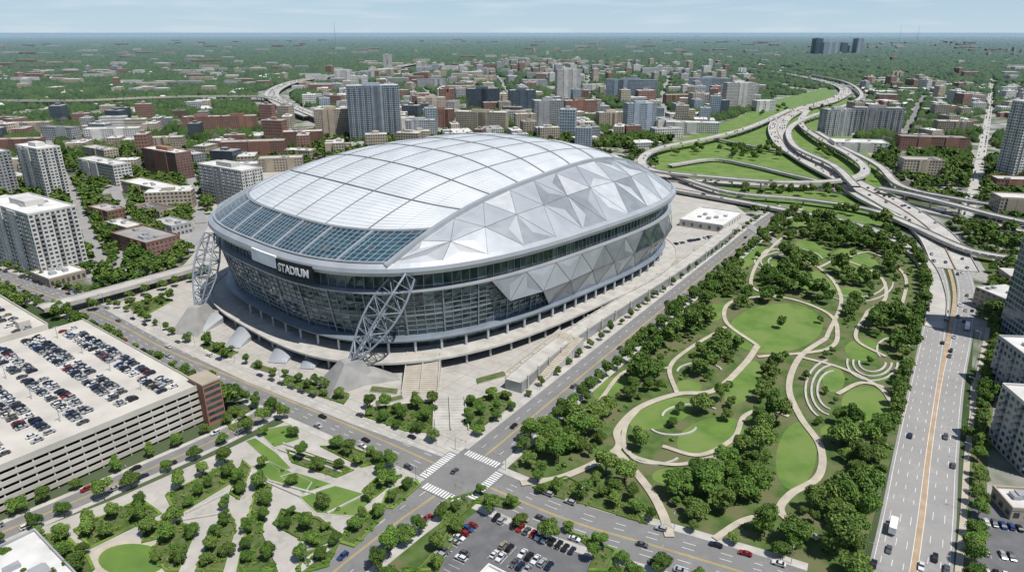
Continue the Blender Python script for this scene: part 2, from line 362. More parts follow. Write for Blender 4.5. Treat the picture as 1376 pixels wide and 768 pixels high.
for sg,nm in ((-1,'end_glazing'),(1,'end_glazing')):
    b=MB(); NC=56;NRW=8
    def gl(x,y,dz=0):
        T=x*2-1; r=RE+.004+(RO-.012-RE)*y; q=T*88
        for _ in range(5): p=sg*PM(q,r); q=T*QF(p)
        return Vector((p,q,ZS(p,q)))
    for i in range(NC):
        for j in range(NRW):
            a=[gl(i/NC,j/NRW),gl((i+1)/NC,j/NRW),gl((i+1)/NC,(j+1)/NRW),gl(i/NC,(j+1)/NRW)]
            e=random.uniform(-.12,.12); a[0].z+=e; a[1].z-=e; b.face(a if sg>0 else a[::-1],0 if random.random()<.94 else 1)
    b.obj(nm,['glassroof','glass2'],st)
    b=MB()
    for i in range(NC+1): seam(lambda y,i=i:gl(i/NC,y),8,1.7 if i%7==0 else .24,.3 if i%7 else .6,0)
    for j in range(NRW+1): seam(lambda x,j=j:gl(x,j/NRW),40,.24 if 0<j<NRW else 1.4,.25 if 0<j<NRW else .7,0)
    b.obj('glazing_frame',['silver'],st)
# faceted side panels: folded triangles between arch and rim
for sg in (-1,1):
    b=MB(); be=MB(); NI,NJ=12,2
    def sd(x,y):
        p=-147.4+313.8*x; q1=QM(p,RO); q0=min(QF(p)+1.5,q1); q=q0+(q1-q0)*y; return Vector((p,sg*q,ZS(p,q)))
    g={}
    for i in range(NI+1):
        for j in range(NJ+1):
            xx=(i+(.5 if j%2 and 0<i<NI else 0))/NI; v=sd(xx,j/NJ)
            if j==1 and 0<i<NI-1: v.z+=random.uniform(.6,2.4); v.x+=random.uniform(-3,3)
            g[i,j]=v
    for i in range(NI):
        for j in range(NJ):
            a,c,d,e=g[i,j],g[i+1,j],g[i+1,j+1],g[i,j+1]
            T=[[a,c,e],[c,d,e]] if j%2==0 else [[a,c,d],[a,d,e]]
            for ti,t in enumerate(T):
                if (t[1]-t[0]).cross(t[2]-t[0]).length<1: continue
                m_=t[0].lerp(t[1],.5).lerp(t[2],.33)+Vector((0,0,random.uniform(.1,.4)))
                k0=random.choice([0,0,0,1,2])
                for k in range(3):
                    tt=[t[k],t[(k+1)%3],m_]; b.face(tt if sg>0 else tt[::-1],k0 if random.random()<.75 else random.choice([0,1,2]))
                for k in range(3): be.tube(t[k]+Vector((0,0,.05)),t[(k+1)%3]+Vector((0,0,.05)),.17,4)
    b.obj('facet_cladding',['silver','silver2','silver3'],st); be.obj('facet_joint',['silver'],st,kind='stuff')
    b=MB(); n=70
    for i in range(n):
        p0=-147.5+314*i/n; p1=-147.5+314*(i+1)/n; Q0,Q1=QF(p0),QF(p1); z0,z1=ZS(p0,Q0),ZS(p1,Q1); h=1.5
        b.hexa([(p0,sg*(Q0-h),z0-1),(p1,sg*(Q1-h),z1-1),(p1,sg*(Q1+h),z1-1),(p0,sg*(Q0+h),z0-1)],[(p0,sg*(Q0-h),z0+1.4),(p1,sg*(Q1-h),z1+1.4),(p1,sg*(Q1+h),z1+1.4),(p0,sg*(Q0+h),z0+1.4)])
    b.obj('roof_arch',['silver'],st)
# rings
N=200
def ring(name,prof,mats,ms=None,smooth=False,jit=0):
    b=MB(); 
    for i in range(N):
        f0,f1=2*math.pi*i/N,2*math.pi*(i+1)/N
        for k in range(len(prof)-1):
            (s0,z0),(s1,z1)=prof[k],prof[k+1]
            a=[RP(f0,s0,z0),RP(f1,s0,z0),RP(f1,s1,z1),RP(f0,s1,z1)]
            m=ms[k] if ms else 0
            if jit:
                e=random.uniform(-jit,jit); o=Vector((math.cos(f0),math.sin(f0),0))*e; a[0]+=o;a[3]-=o
                m=1 if random.random()<.3 else 0
            b.face(a,m)
    return b.obj(name,mats,st,smooth=smooth)
ring('roof_rim',[(.955,55.6),(.994,55.9),(1.003,58.3),(1.0,ZR),(RO-.003,ZS(SA*(RO-.003),0)+.2)],['silver','silver3','skirt'],[2,0,0,0])
ring('clerestory_window',[(.957,46.5),(.957,55.7)],['glass','glass2'],jit=.2)
ring('facade_ledge',[(.972,44.8),(.986,45.2),(.986,46.0),(.955,46.2)],['silver','silver3'],[0,0,0])
gp=[(.937+.036*k/9,16.5+28.5*k/9) for k in range(10)]
ring('glass_wall',gp,['glass','glass2'],jit=.28)
b=MB()
for i in range(0,N):
    f=2*math.pi*i/N; w=.0009 if i%4 else .0022; dd=.35 if i%4 else .7
    lo0,lo1=RP(f-w,.937,16.5),RP(f+w,.937,16.5); hi0,hi1=RP(f-w,.973,45),RP(f+w,.973,45); o=Vector((math.cos(f),math.sin(f),0))*dd
    b.hexa([lo0,lo1,lo1+o,lo0+o],[hi0,hi1,hi1+o,hi0+o],0)
for k in range(1,9):
    for i in range(N):
        f0,f1=2*math.pi*i/N,2*math.pi*(i+1)/N; s,z=gp[k]
        a,c=RP(f0,s,z),RP(f1,s,z); o0=Vector((math.cos(f0),math.sin(f0),0))*.4;o1=Vector((math.cos(f1),math.sin(f1),0))*.4; up=Vector((0,0,.3 if k!=4 else .9))
        b.hexa([a,c,c+o1,a+o0],[a+up,c+up,c+o1+up,a+o0+up],0)
b.obj('mullion_frame',['frame'],st,kind='stuff')
b=MB()
for i in range(0,N):
    f=2*math.pi*i/N; w=.0012; o=Vector((math.cos(f),math.sin(f),0))*.4
    b.hexa([RP(f-w,.957,46.4),RP(f+w,.957,46.4),RP(f+w,.957,46.4)+o,RP(f-w,.957,46.4)+o],[RP(f-w,.957,55.5),RP(f+w,.957,55.5),RP(f+w,.957,55.5)+o,RP(f-w,.957,55.5)+o],0)
b.obj('clerestory_mullion',['frame'],st,kind='stuff')
ring('skirt_roof',[(.93,14.2),(.968,14.2),(.972,15.4),(.955,16.2),(.93,16.8)],['skirt','silver3'],[0,0,0,0])
ring('base_wall',[(.915,0),(.915,14.3)],['glass','glass2'],jit=.1)
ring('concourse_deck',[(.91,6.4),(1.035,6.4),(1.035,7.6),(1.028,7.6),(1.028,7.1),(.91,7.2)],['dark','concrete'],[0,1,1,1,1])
for i in range(72):
    f=2*math.pi*(i+.5)/72
    if not (i>33 or i<2): continue
    b=MB(); c=RP(f,.958,0); b.tube((c.x,c.y,7.2),(c.x,c.y,14.4),.75,8); 
    o=b.obj('column',['silver3'],st); 
    b=MB(); c=RP(f,1.018,0); b.tube((c.x,c.y,.1),(c.x,c.y,6.6),.7,8); b.obj('deck_column',['concrete'],st)
# faceted wall cladding, near long side: large folded triangles
def wp(p,z,o=0):
    s=.937+.036*(z-16.5)/28.5; q=-QM(p,s); n=Vector((p/SA**2,q/SB**2,0)).normalized(); return Vector((p,q,z))+n*(1.4+o)
PW=[-92+25*i for i in range(12)]; ZW=[16.4,31,45.5]
g={(i,j):wp(PW[i]+(12.5 if j%2 else 0),ZW[j],random.uniform(2.5,6.0) if j==1 else .3) for i in range(11) for j in range(3)}
pc={(i,j):(PW[i]+(12.5 if j%2 else 0),ZW[j]) for i in range(11) for j in range(3)}
b=MB(); be=MB()
for i in range(10):
    for j in range(2):
        T=[((i,j),(i+1,j),(i,j+1)),((i+1,j),(i+1,j+1),(i,j+1))] if j%2==0 else [((i,j),(i+1,j),(i+1,j+1)),((i,j),(i+1,j+1),(i,j+1))]
        for t in T:
            cx=sum(pc[k][0] for k in t)/3; cz=sum(pc[k][1] for k in t)/3; tt=(46-cz)/28
            if cx>150: continue
            q=[g[k] for k in t]
            if (-95+tt*62)<=cx<=(62-tt*12): k0=random.choice([0,0,1,2])
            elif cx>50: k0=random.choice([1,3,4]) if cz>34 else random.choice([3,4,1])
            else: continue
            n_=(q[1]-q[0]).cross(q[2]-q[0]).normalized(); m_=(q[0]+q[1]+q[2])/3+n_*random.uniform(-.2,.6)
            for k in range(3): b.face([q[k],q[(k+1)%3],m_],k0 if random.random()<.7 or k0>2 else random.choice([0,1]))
            for k in range(3): be.tube(q[k],q[(k+1)%3],.2,4)
b.obj('wall_facet_cladding',['silver','silver2','silver3','glass','glass2'],st); be.obj('facet_edge_trim',['silver2'],st,kind='stuff')
# sign on the end wall
def fu(u,s,z,lo=math.pi*.9,hi=math.pi*1.3):
    best=None
    for i in range(1600):
        f=lo+(hi-lo)*i/1600; w_=Mst@RP(f,s,z); e=abs(PR(w_.x,w_.y,w_.z)[0]-u)
        if best is None or e<best[0]: best=(e,f)
    return best[1]
fA=fu(341,1.0,55); fM=fu(373,1.0,55); fB=fu(421,1.0,55)
def signband(name,f0,f1,z0,z1,m,dd,s=.997):
    b=MB(); n=12
    for i in range(n):
        a0,a1=f0+(f1-f0)*i/n,f0+(f1-f0)*(i+1)/n
        P0,P1=RP(a0,s,0),RP(a1,s,0); o=Vector((math.cos(a0),math.sin(a0),0))*dd
        q=[P0,P1,P1+o,P0+o]
        b.hexa([(x.x,x.y,z0) for x in q],[(x.x,x.y,z1) for x in q],0,None,True)
    return b.obj(name,[m],st)
signband('sign_panel',fM,fB,50.4,59.4,'black',1.7)
signband('blank_sign_panel',fA,fM,53.0,60.4,'signwhite',1.8)
cu=bpy.data.curves.new('t','FONT'); cu.body='STADIUM'; cu.size=6.2; cu.extrude=.1; cu.align_x='CENTER'; cu.offset=.16
to=bpy.data.objects.new('t',cu); COL.objects.link(to); bpy.context.view_layer.update()
me=bpy.data.meshes.new_from_object(to.evaluated_get(bpy.context.evaluated_depsgraph_get())); bpy.data.objects.remove(to)
xs=[v.co.x for v in me.vertices]; xc=(max(xs)+min(xs))/2; L=max(xs)-min(xs); k=.84/L
for v in me.vertices:
    t=.5+(v.co.x-xc)*k; f=fM+(fB-fM)*t; c=RP(f,.997,0)+Vector((math.cos(f),math.sin(f),0))*(1.95+v.co.z); v.co=(c.x,c.y,52.6+v.co.y*1.05)
me.materials.clear(); me.materials.append(M['signwhite']); mk('sign_lettering',me,st)
# lattice legs
def lattice(P0,P1,w,n):
    P0=Vector(P0);P1=Vector(P1); d=(P1-P0).normalized(); x=d.cross(Vector((0,0,1))).normalized(); y=x.cross(d)
    def sec(t):
        ww=w*(.16+1.04*math.sin(math.pi*min(1,t*1.0)*.82)); c=P0.lerp(P1,t); return [c+x*ww*.5+y*ww*.35,c-x*ww*.5+y*ww*.35,c-x*ww*.5-y*ww*.35,c+x*ww*.5-y*ww*.35]
    b=MB()
    for i in range(n):
        a=sec(i/n);c=sec((i+1)/n)
        for k in range(4):
            b.tube(a[k],c[k],.62,6); b.tube(c[k],c[(k+1)%4],.26,5)
            if (i+k)%2: b.tube(a[k],c[(k+1)%4],.28,5)
            else: b.tube(a[(k+1)%4],c[k],.28,5)
    return b.obj('lattice_leg',['truss'],st)
f1=SL(470,490,11); t1=SL(546,368,56); f2=SL(266,420,9); t2=SL(285,314,55)
lattice(f1,t1,13,9); lattice(f2,t2,10,9)
for f,t in ((f1,t1),(f2,t2)):
    d=(Vector((t.x,t.y,0))-Vector((f.x,f.y,0))).normalized(); n=Vector((-d.y,d.x,0)); c=Vector((f.x,f.y,0))
    def q(a,w,z,w2=None): 
        w2=w if w2 is None else w2
        return [c+d*a[0]+n*w*.5+Vector((0,0,z)),c+d*a[0]-n*w*.5+Vector((0,0,z)),c+d*a[1]-n*w2*.5+Vector((0,0,z)),c+d*a[1]+n*w2*.5+Vector((0,0,z))]
    b=MB(); b.hexa(q((-16,14),20,0,12)[::-1],q((-4,6),7,14,6)[::-1],0); 
    b.hexa(q((-8,24),8,.1,24)[::-1],q((-2,11),4,7,8)[::-1],0)
    b.obj('concrete_footing',['footing'],st)
def local(P): return Minv@P
def vault(u0,v0,u1,v1,z,wd):
    a,c=local(G(u0,v0)),local(G(u1,v1)); d=(c-a); Ln=d.length; d.normalize(); n=Vector((-d.y,d.x,0)); b=MB(); K_=10
    rows=[]
    for i in range(K_+1):
        t=i/K_; r=[]
        for j in range(7):
            s=j/6-.5; p=a+d*Ln*t+n*wd*s*(1-.35*t); r.append(Vector((p.x,p.y,.3+z*(1-t)**.6*(1-.45*(2*s)**2)+.2)))
        rows.append(r)
    for i in range(K_):
        for j in range(6): b.face([rows[i][j],rows[i+1][j],rows[i+1][j+1],rows[i][j+1]])
    for j in range(6): p,q_=rows[0][j],rows[0][j+1]; b.face([(p.x,p.y,.1),(q_.x,q_.y,.1),q_,p],1)
    for s in (0,6):
        for i in range(K_): p,q_=rows[i][s],rows[i+1][s]; b.face([(p.x,p.y,.1),(q_.x,q_.y,.1),q_,p],0)
    b.obj('entrance_canopy',['silver','dark'],st)
vault(338,446,312,468,7,15); vault(398,462,372,488,8,17); vault(290,432,268,446,6,13); vault(436,470,412,496,7,13)
pw=[local(G(u,v,6)) for u,v in ((690,512),(735,474),(790,435),(850,398),(930,347),(985,305))]
pp=dens(smooth(pw,6),10); b=MB(); L,R=strip(pp,10)
for i in range(len(pp)-1):
    q=[R[i],R[i+1],L[i+1],L[i]]
    b.hexa([(x.x,x.y,.1) for x in q],[(x.x,x.y,6.2) for x in q],0,1)
    for S in (L,R):
        e=(S[i+1]-S[i]).normalized(); nn=Vector((-e.y,e.x,0))*.2; q=[S[i]-nn,S[i+1]-nn,S[i+1]+nn,S[i]+nn]; b.hexa([(x.x,x.y,6.2) for x in q],[(x.x,x.y,7.4) for x in q],1)
b.obj('podium_walkway',['silver2','concrete'],st)
for k in range(1,len(pp)-1,2):
    e=(pp[k+1]-pp[k]).normalized(); nn=Vector((-e.y,e.x,0)); 
    for s in (-1,1):
        c=pp[k]+nn*s*5.2; b=MB(); b.box(c.x-.5,c.x+.5,c.y-.5,c.y+.5,.1,7.9); b.obj('podium_pier',['concrete'],st)
def ramp(a,c,d,e,z,n,m,nm):
    A0,C0=local(G(*a,z)),local(G(*c,z)); E0,D0=local(G(*e,.2)),local(G(*d,.2)); b=MB()
    for i in range(n):
        t0,t1=i/n,(i+1)/n; z1=z*(1-t0)
        q=[A0.lerp(E0,t0),C0.lerp(D0,t0),C0.lerp(D0,t1),A0.lerp(E0,t1)]
        b.prism([(x.x,x.y) for x in q],.05,max(.25,z1),0,1)
    b.obj(nm,['concrete',m],st)
    b=MB()
    for P0,P1 in ((A0,E0),(C0,D0),(A0.lerp(C0,.5),E0.lerp(D0,.5))):
        e_=(P1-P0); e_.z=0; e_.normalize(); nn=Vector((-e_.y,e_.x,0))*.25
        q=[P0-nn,P1-nn,P1+nn,P0+nn]; b.hexa([(q[0].x,q[0].y,.1),(q[1].x,q[1].y,.1),(q[2].x,q[2].y,.1),(q[3].x,q[3].y,.1)],[(q[0].x,q[0].y,z+1),(q[1].x,q[1].y,1.3),(q[2].x,q[2].y,1.3),(q[3].x,q[3].y,z+1)])
    b.obj('stair_parapet',['concrete'],st)
ramp((548,474),(592,474),(588,529),(540,529),7.2,22,'path','entrance_stair')
ramp((752,443),(784,455),(726,518),(678,502),7.2,26,'path','entrance_stair')
ramp((583,533),(624,533),(630,578),(582,578),2.4,12,'concrete','plaza_stair')
for pl in ([(500,520),(535,524),(533,530),(497,527)],[(640,510),(676,500),(680,506),(642,517)],[(505,540),(540,532),(542,537),(506,546)],[(430,520),(470,530),(466,536),(426,526)],[(340,488),(372,498),(368,504),(336,494)],[(290,466),(315,476),(311,482),(286,472)],[(800,440),(840,412),(846,418),(806,446)],[(890,380),(930,350),(936,355),(896,386)]):
    P=PX(pl); b=MB(); b.prism([(p.x,p.y) for p in P],.05,.9,0,1); o=b.obj('planter',['concrete','bed']); o['label']='low concrete planter with shrubs on stadium plaza'; o['category']='planter'; o['group']='planters on the stadium plaza'
# ---------------------------------------------------------------- GARAGE
K=Vector((-150,292,0)); ga=math.radians(232.5)
gr=root('parking_garage',K,ga,'multi-storey concrete parking garage with open roof deck','parking garage')
GM=Matrix.Translation(K)@Matrix.Rotation(ga,4,'Z')
GZ=20.0; GL=190; GD=132
b=MB(); b.box(3,GL,-GD+3,-3,0,GZ-1,0); b.obj('shade_core',['dark'],gr)  # near-black box added so the open levels look shaded inside
for i in range(6):
    z=GZ-1.0-i*3.35
    b=MB()
    b.box(0,GL,-.35,0,z-.9,z+1.0 if i else z+2.0,0,None,True); b.box(0,.35,-GD,-.36,z-.9,z+1.0 if i else z+2.0,0,None,True)
    b.obj('parapet',['deck'],gr)
for k in range(0,32):
    b=MB(); b.box(k*6-.3+.4,k*6+.3+.4,-.9,-.36,0,GZ-1.9,0); b.obj('column',['concrete'],gr)
for k in range(1,22):
    b=MB(); b.box(.36,.9,-k*6-.3,-k*6+.3,0,GZ-1.9,0); b.obj('column',['concrete'],gr)
b=MB(); b.face([(0.35,-GD,GZ),(GL,-GD,GZ),(GL,-.35,GZ),(0.35,-.35,GZ)]); b.obj('roof_deck',['deck'],gr)
b=MB(); b.box(-7,2,-8,5,0,22,0,1); b.box(-7.4,2.4,-8.4,5.4,22,22.8,1,1,True); b.obj('stair_tower',['red','wT'],gr)
b=MB(); b.box(-7.3,-7.01,-7,4,3,20,0,0); b.obj('stair_tower_glass',['win'],gr)
for i in range(6): b=MB(); b.box(-6.5,1.5,5.01,5.12,2+i*3.3,3.7+i*3.3); b.obj('stair_window',['win'],gr)
b=MB(); b.box(18,GL,-GD-80,-GD-.1,0,GZ+2.2,0,0); b.box(17.5,GL,-GD-80,-GD-79.5,GZ+2.2,GZ+3.4); b.box(17.5,18,-GD-80,-GD-.1,GZ+2.2,GZ+3.4); b.box(17.5,GL,-GD-.6,-GD-.1,GZ+2.2,GZ+3.4)
for k in range(3):
    b.box(24+k*40,30+k*40,-GD-12,-GD-6,GZ+2.2,GZ+6.5)
b.obj('upper_deck',['deck'],gr)
cars=[]
b=MB(); row=0
for x in np.arange(12,GL-6,17.5):
    for side in (-1,1):
        for y in np.arange(-GD+8,-8,2.75):
            b.box(x+side*.1,x+side*5.2,y-1.4,y-1.28,GZ+.01,GZ+.03)
            full=.93 if mn.noise((x*.03,y*.03,2))>-.25 else .55
            if random.random()<full*(.97 if x<150 else .75):
                w=GM@Vector((x+side*2.7+random.uniform(-.25,.25),y,GZ+.03)); cars.append((w.x,w.y,w.z,ga+(0 if random.random()<.5 else math.pi)+random.uniform(-.03,.03)))
            if x>22 and random.random()<.4 and y<-GD+78:
                w=GM@Vector((x+side*2.7,y-76,GZ+2.23)); cars.append((w.x,w.y,w.z,ga))
    row+=1
b.obj('stall_marking',['white'],gr,kind='stuff')
for k in range(5):
    for j in range(4):
        x=20+k*35; y=-GD+18+j*32; b=MB(); b.tube((x,y,GZ),(x,y,GZ+7),.15,6); b.box(x-1.2,x+1.2,y-.2,y+.2,GZ+7,GZ+7.2,0,None,True); b.obj('lamp_post',['metalunit'],gr)
mpoly([GM@Vector(p) for p in ((-10,10,0),(GL,10,0),(GL,-GD-85,0),(-10,-GD-85,0))])
# ---------------------------------------------------------------- BUILDINGS
def building(P,ang,w,d,h,wall,roofm='roofW',fh=3.4,ws=3.6,wf=.55,balc=False,label=None,name='building',cat='building',units=3,wh=.5):
    r=root(name,(P.x,P.y,0),ang,label or 'mid-rise block with rows of windows on a city street',cat)
    b=MB(); b.box(-w/2,w/2,-d/2,d/2,0,h,0)
    if h>9 and w>18:
        for k in range(2):
            x=random.uniform(-.3,.3)*w; b.box(x-w*.09,x+w*.09,-d/2-.9,-d/2+.01,0,h-.35,0)
    nf=max(1,int(h/fh)); fh=h/nf
    b.obj('wall',[wall],r)
    b=MB(); t=.5
    for q in ((-w/2-.15,w/2+.15,-d/2-.15,-d/2+t),(-w/2-.15,w/2+.15,d/2-t,d/2+.15),(-w/2-.15,-w/2+t,-d/2+t,d/2-t),(w/2-t,w/2+.15,-d/2+t,d/2-t)): b.box(*q,h-.3,h+1.1,0,None,True)
    b.face([(-w/2+t,-d/2+t,h+.05),(w/2-t,-d/2+t,h+.05),(w/2-t,d/2-t,h+.05),(-w/2+t,d/2-t,h+.05)],1)
    b.obj('roof',[wall,roofm],r)
    b=MB(); bb=MB()
    for (ox,oy,dx,dy,L) in ((-w/2,-d/2,1,0,w),(w/2,d/2,-1,0,w),(w/2,-d/2,0,1,d),(-w/2,d/2,0,-1,d)):
        n=max(1,int(L/ws)); s=L/n; nx,ny=dy,-dx
        for f in range(nf):
            z0=f*fh+fh*(.5-wh/2); z1=z0+fh*wh
            for k in range(n):
                a=(k+.5-wf/2)*s; c=(k+.5+wf/2)*s
                b.face([(ox+dx*a+nx*.06,oy+dy*a+ny*.06,z0),(ox+dx*c+nx*.06,oy+dy*c+ny*.06,z0),(ox+dx*c+nx*.06,oy+dy*c+ny*.06,z1),(ox+dx*a+nx*.06,oy+dy*a+ny*.06,z1)])
                if balc and k%3==1 and f>0:
                    x0,x1=sorted((ox+dx*a*1+nx*.07,ox+dx*c+nx*1.5)); y0,y1=sorted((oy+dy*a+ny*.07,oy+dy*c+ny*1.5)); zz=f*fh
                    bb.box(x0-.3*abs(dx),x1+.3*abs(dx),y0-.3*abs(dy),y1+.3*abs(dy),zz,zz+.9,0,None,True)
    b.obj('window',['win'],r,kind='stuff')
    if bb.f: bb.obj('balcony',['wG'],r,kind='stuff')
    for k in range(units):
        b=MB(); ux=random.uniform(-.35,.35)*w; uy=random.uniform(-.3,.3)*d; a=random.uniform(1.2,3); c=random.uniform(1.2,2.5)
        b.box(ux-a,ux+a,uy-c,uy+c,h+.06,h+random.uniform(1.2,2.4)); b.obj('rooftop_unit',['metalunit'],r)
    if h>28:
        b=MB(); b.box(-w*.2,w*.15,-d*.2,d*.2,h+.07,h+4.5); b.obj('plant_room',[wall],r)
    ca,sn=math.cos(ang),math.sin(ang)
    mpoly([Vector((P.x+x*ca-y*sn,P.y+x*sn+y*ca)) for x,y in ((-w/2-3,-d/2-3),(w/2+3,-d/2-3),(w/2+3,d/2+3),(-w/2-3,d/2+3))])
    return r
def bpx(uL,uR,vb,vt,d,ang,wall,h=None,**kw):
    um=(uL+uR)/2; P=G(um,vb); k=PXM(P); W=(uR-uL)/k; ca,sn=abs(math.cos(ang)),abs(math.sin(ang))
    d=min(d,W*.6/max(sn,.01)) if sn>.1 else d
    w=max(6,(W-d*sn)/ca); back=(w*sn+d*ca)/2
    h=h or max(4,HPX(um,vb,vt)); C=P+Vector((P.x,P.y,0)).normalized()*back
    return building(C,ang,w,d,h,wall,**kw)
a0=math.radians(-34); a1=math.radians(12); a2=math.radians(-12)
bpx(470,541,192,116,30,a1,'wBl',ws=3,wf=.7,wh=.62,balc=True,label='tall blue grey glass residential tower beside the stadium',name='residential_tower',cat='tower')
bpx(425,472,190,148,25,a1,'wT',ws=2.6,label='tan stone mid-rise block with small windows')
bpx(267,366,282,230,26,a0,'wW',balc=True,ws=3.2,wf=.6,label='white apartment block beside the stadium',name='apartment_building',cat='apartment building')
bpx(-30,34,268,206,24,a0,'wG',balc=True,label='grey residential tower with balconies',name='residential_tower',cat='tower')
bpx(34,102,270,200,24,a0,'wW',balc=True,wf=.62,label='white residential tower with balconies',name='residential_tower',cat='tower')
bpx(-10,136,372,286,34,a0,'wW',balc=True,fh=3.3,wf=.6,label='large cream hotel block with grey balconies',name='hotel',cat='hotel',units=8)
bpx(100,192,250,222,22,a0,'wW',ws=4,wf=.7); bpx(190,270,242,206,22,a0,'wB',ws=4,wf=.6,roofm='roofW')
bpx(150,252,348,326,30,a0,'wB',roofm='roofG',wf=.6,label='low red brick commercial building with flat roof',name='brick_building',units=8)
bpx(48,118,385,374,26,a0,'wT',label='low tan commercial building with flat roof',units=6)
bpx(180,245,300,284,18,a0,'wT',roofm='shingle'); bpx(155,265,272,256,24,a0,'wT',roofm='roofW',ws=5)
bpx(250,300,180,158,22,a1,'wB'); bpx(298,348,178,157,22,a1,'wB'); bpx(300,386,214,192,24,a1,'wB',roofm='roofG')
bpx(382,436,198,178,22,a1,'wB'); bpx(385,425,215,203,20,a2,'wT'); bpx(545,588,190,163,24,a1,'wG'); bpx(498,560,182,160,24,a1,'wW')
bpx(110,168,222,202,20,a0,'wT',roofm='roofG'); bpx(0,60,208,188,20,a1,'wB',roofm='roofG'); bpx(196,250,205,186,20,a1,'wT'); bpx(60,110,190,172,20,a2,'wG',roofm='roofG'); bpx(225,285,228,208,20,a0,'wG')
bpx(120,175,300,284,18,a0,'wB',roofm='roofG'); bpx(140,200,318,306,16,a0,'wT'); bpx(0,46,250,238,20,a0,'wT'); bpx(205,262,318,304,20,a0,'wG',roofm='roofG')
bpx(120,190,190,174,22,a1,'wW'); bpx(350,410,232,214,22,a1,'wT'); bpx(300,350,236,222,20,a1,'wG'); bpx(10,70,180,166,20,a1,'wT')
bpx(745,779,137,94,24,a1,'wW',ws=3,wf=.5,label='slender white residential tower with grid windows',name='residential_tower',cat='tower')
bpx(813,882,134,108,22,a2,'wBl',ws=3.5,wf=.75,label='wide pale blue glass office slab')
bpx(626,672,148,120,30,a1,'wD',wf=.8,label='dark glass office block'); bpx(682,720,147,122,30,a1,'wD',wf=.8,label='dark glass office block')
bpx(612,684,178,152,26,a2,'wT',ws=3); bpx(714,757,170,136,28,a1,'wG',wf=.7); bpx(755,802,158,136,26,a1,'wB'); bpx(750,790,176,160,20,a1,'wW')
bpx(836,880,176,140,26,a1,'wBl',ws=3,wf=.6,label='blue grey mid-rise residential block'); bpx(968,1011,148,112,24,a1,'wW',ws=3,wf=.6,label='white and grey residential tower')
bpx(575,612,172,148,24,a1,'wB'); bpx(800,840,172,152,22,a1,'wT'); bpx(690,720,172,154,20,a1,'wT'); bpx(560,600,150,132,24,a1,'wT')
bpx(1098,1142,184,148,24,a1,'wG',balc=True); bpx(1142,1206,180,146,22,a2,'wG',balc=True); bpx(893,965,180,166,26,a2,'wW'); bpx(924,980,126,106,26,a2,'wBl')
bpx(1114,1188,206,193,40,a2,'wW',ws=8,wf=.3); bpx(905,1002,312,0,60,a0,'wW',h=6.5,ws=8,wf=.3,fh=6,label='low white flat-roofed building beside the stadium',units=6)
bpx(1204,1292,205,186,30,a2,'wB',roofm='roofG'); bpx(1206,1260,238,216,26,a2,'wT',roofm='roofG'); bpx(1255,1300,180,164,24,a2,'wT')
bpx(1338,1400,245,138,26,a1,'wW',balc=True,wf=.65,label='tall white and glass residential tower',name='residential_tower',cat='tower')
bpx(1330,1400,300,268,24,a2,'wT'); bpx(1330,1400,262,243,24,a2,'wB'); 
bpx(1350,1440,470,272,26,math.radians(-8),'wBl',ws=3,wf=.8,wh=.7,label='tall blue glass tower with white base',name='glass_tower',cat='tower')
bpx(1340,1450,640,562,30,math.radians(-6),'wW',balc=True,label='white and brick apartment building beside the parkway',name='apartment_building',cat='apartment building',units=10)
bpx(1342,1450,560,496,40,math.radians(-6),'wG',roofm='roofW',balc=True,label='grey apartment building beside the parkway',name='apartment_building',cat='apartment building',units=10)
bpx(1338,1440,700,0,14,math.radians(-6),'wT',h=5,roofm='roofW',label='small flat-roofed shop beside a car park',units=5)
building(G(40,800),math.radians(52.5-90),52,24,6,'wG',roofm='roofW',label='white-roofed glass building at the garden edge',units=8)
building(G(664,790),a0,11,9,3.6,'wW',label='small white flat-roofed pavilion in a car park',units=1)
for (l,r_,vb,vt) in ((1090,1102,74,52),(1100,1126,75,57),(1124,1136,74,58),(1136,1147,73,62),(1145,1156,74,52),(515,528,94,74),(560,590,96,88),(450,475,112,95),(478,500,110,97),(590,612,140,120),(540,556,112,100),(24,75,95,90),(560,600,118,107),(860,900,100,92),(600,640,128,116),(640,668,112,102),(700,735,118,108),(780,812,124,114),(890,930,140,128),(1010,1040,150,136)):
    bpx(l,r_,vb,vt,60 if vb<80 else 24,a1,random.choice(['wD','wBl','wG'] if vb<80 else ['wT','wB','wG','wW']),ws=6 if vb<80 else 4,wf=.6,units=0,label='distant tall office tower above the tree canopy' if vb<80 else 'mid-rise city block with flat roof')
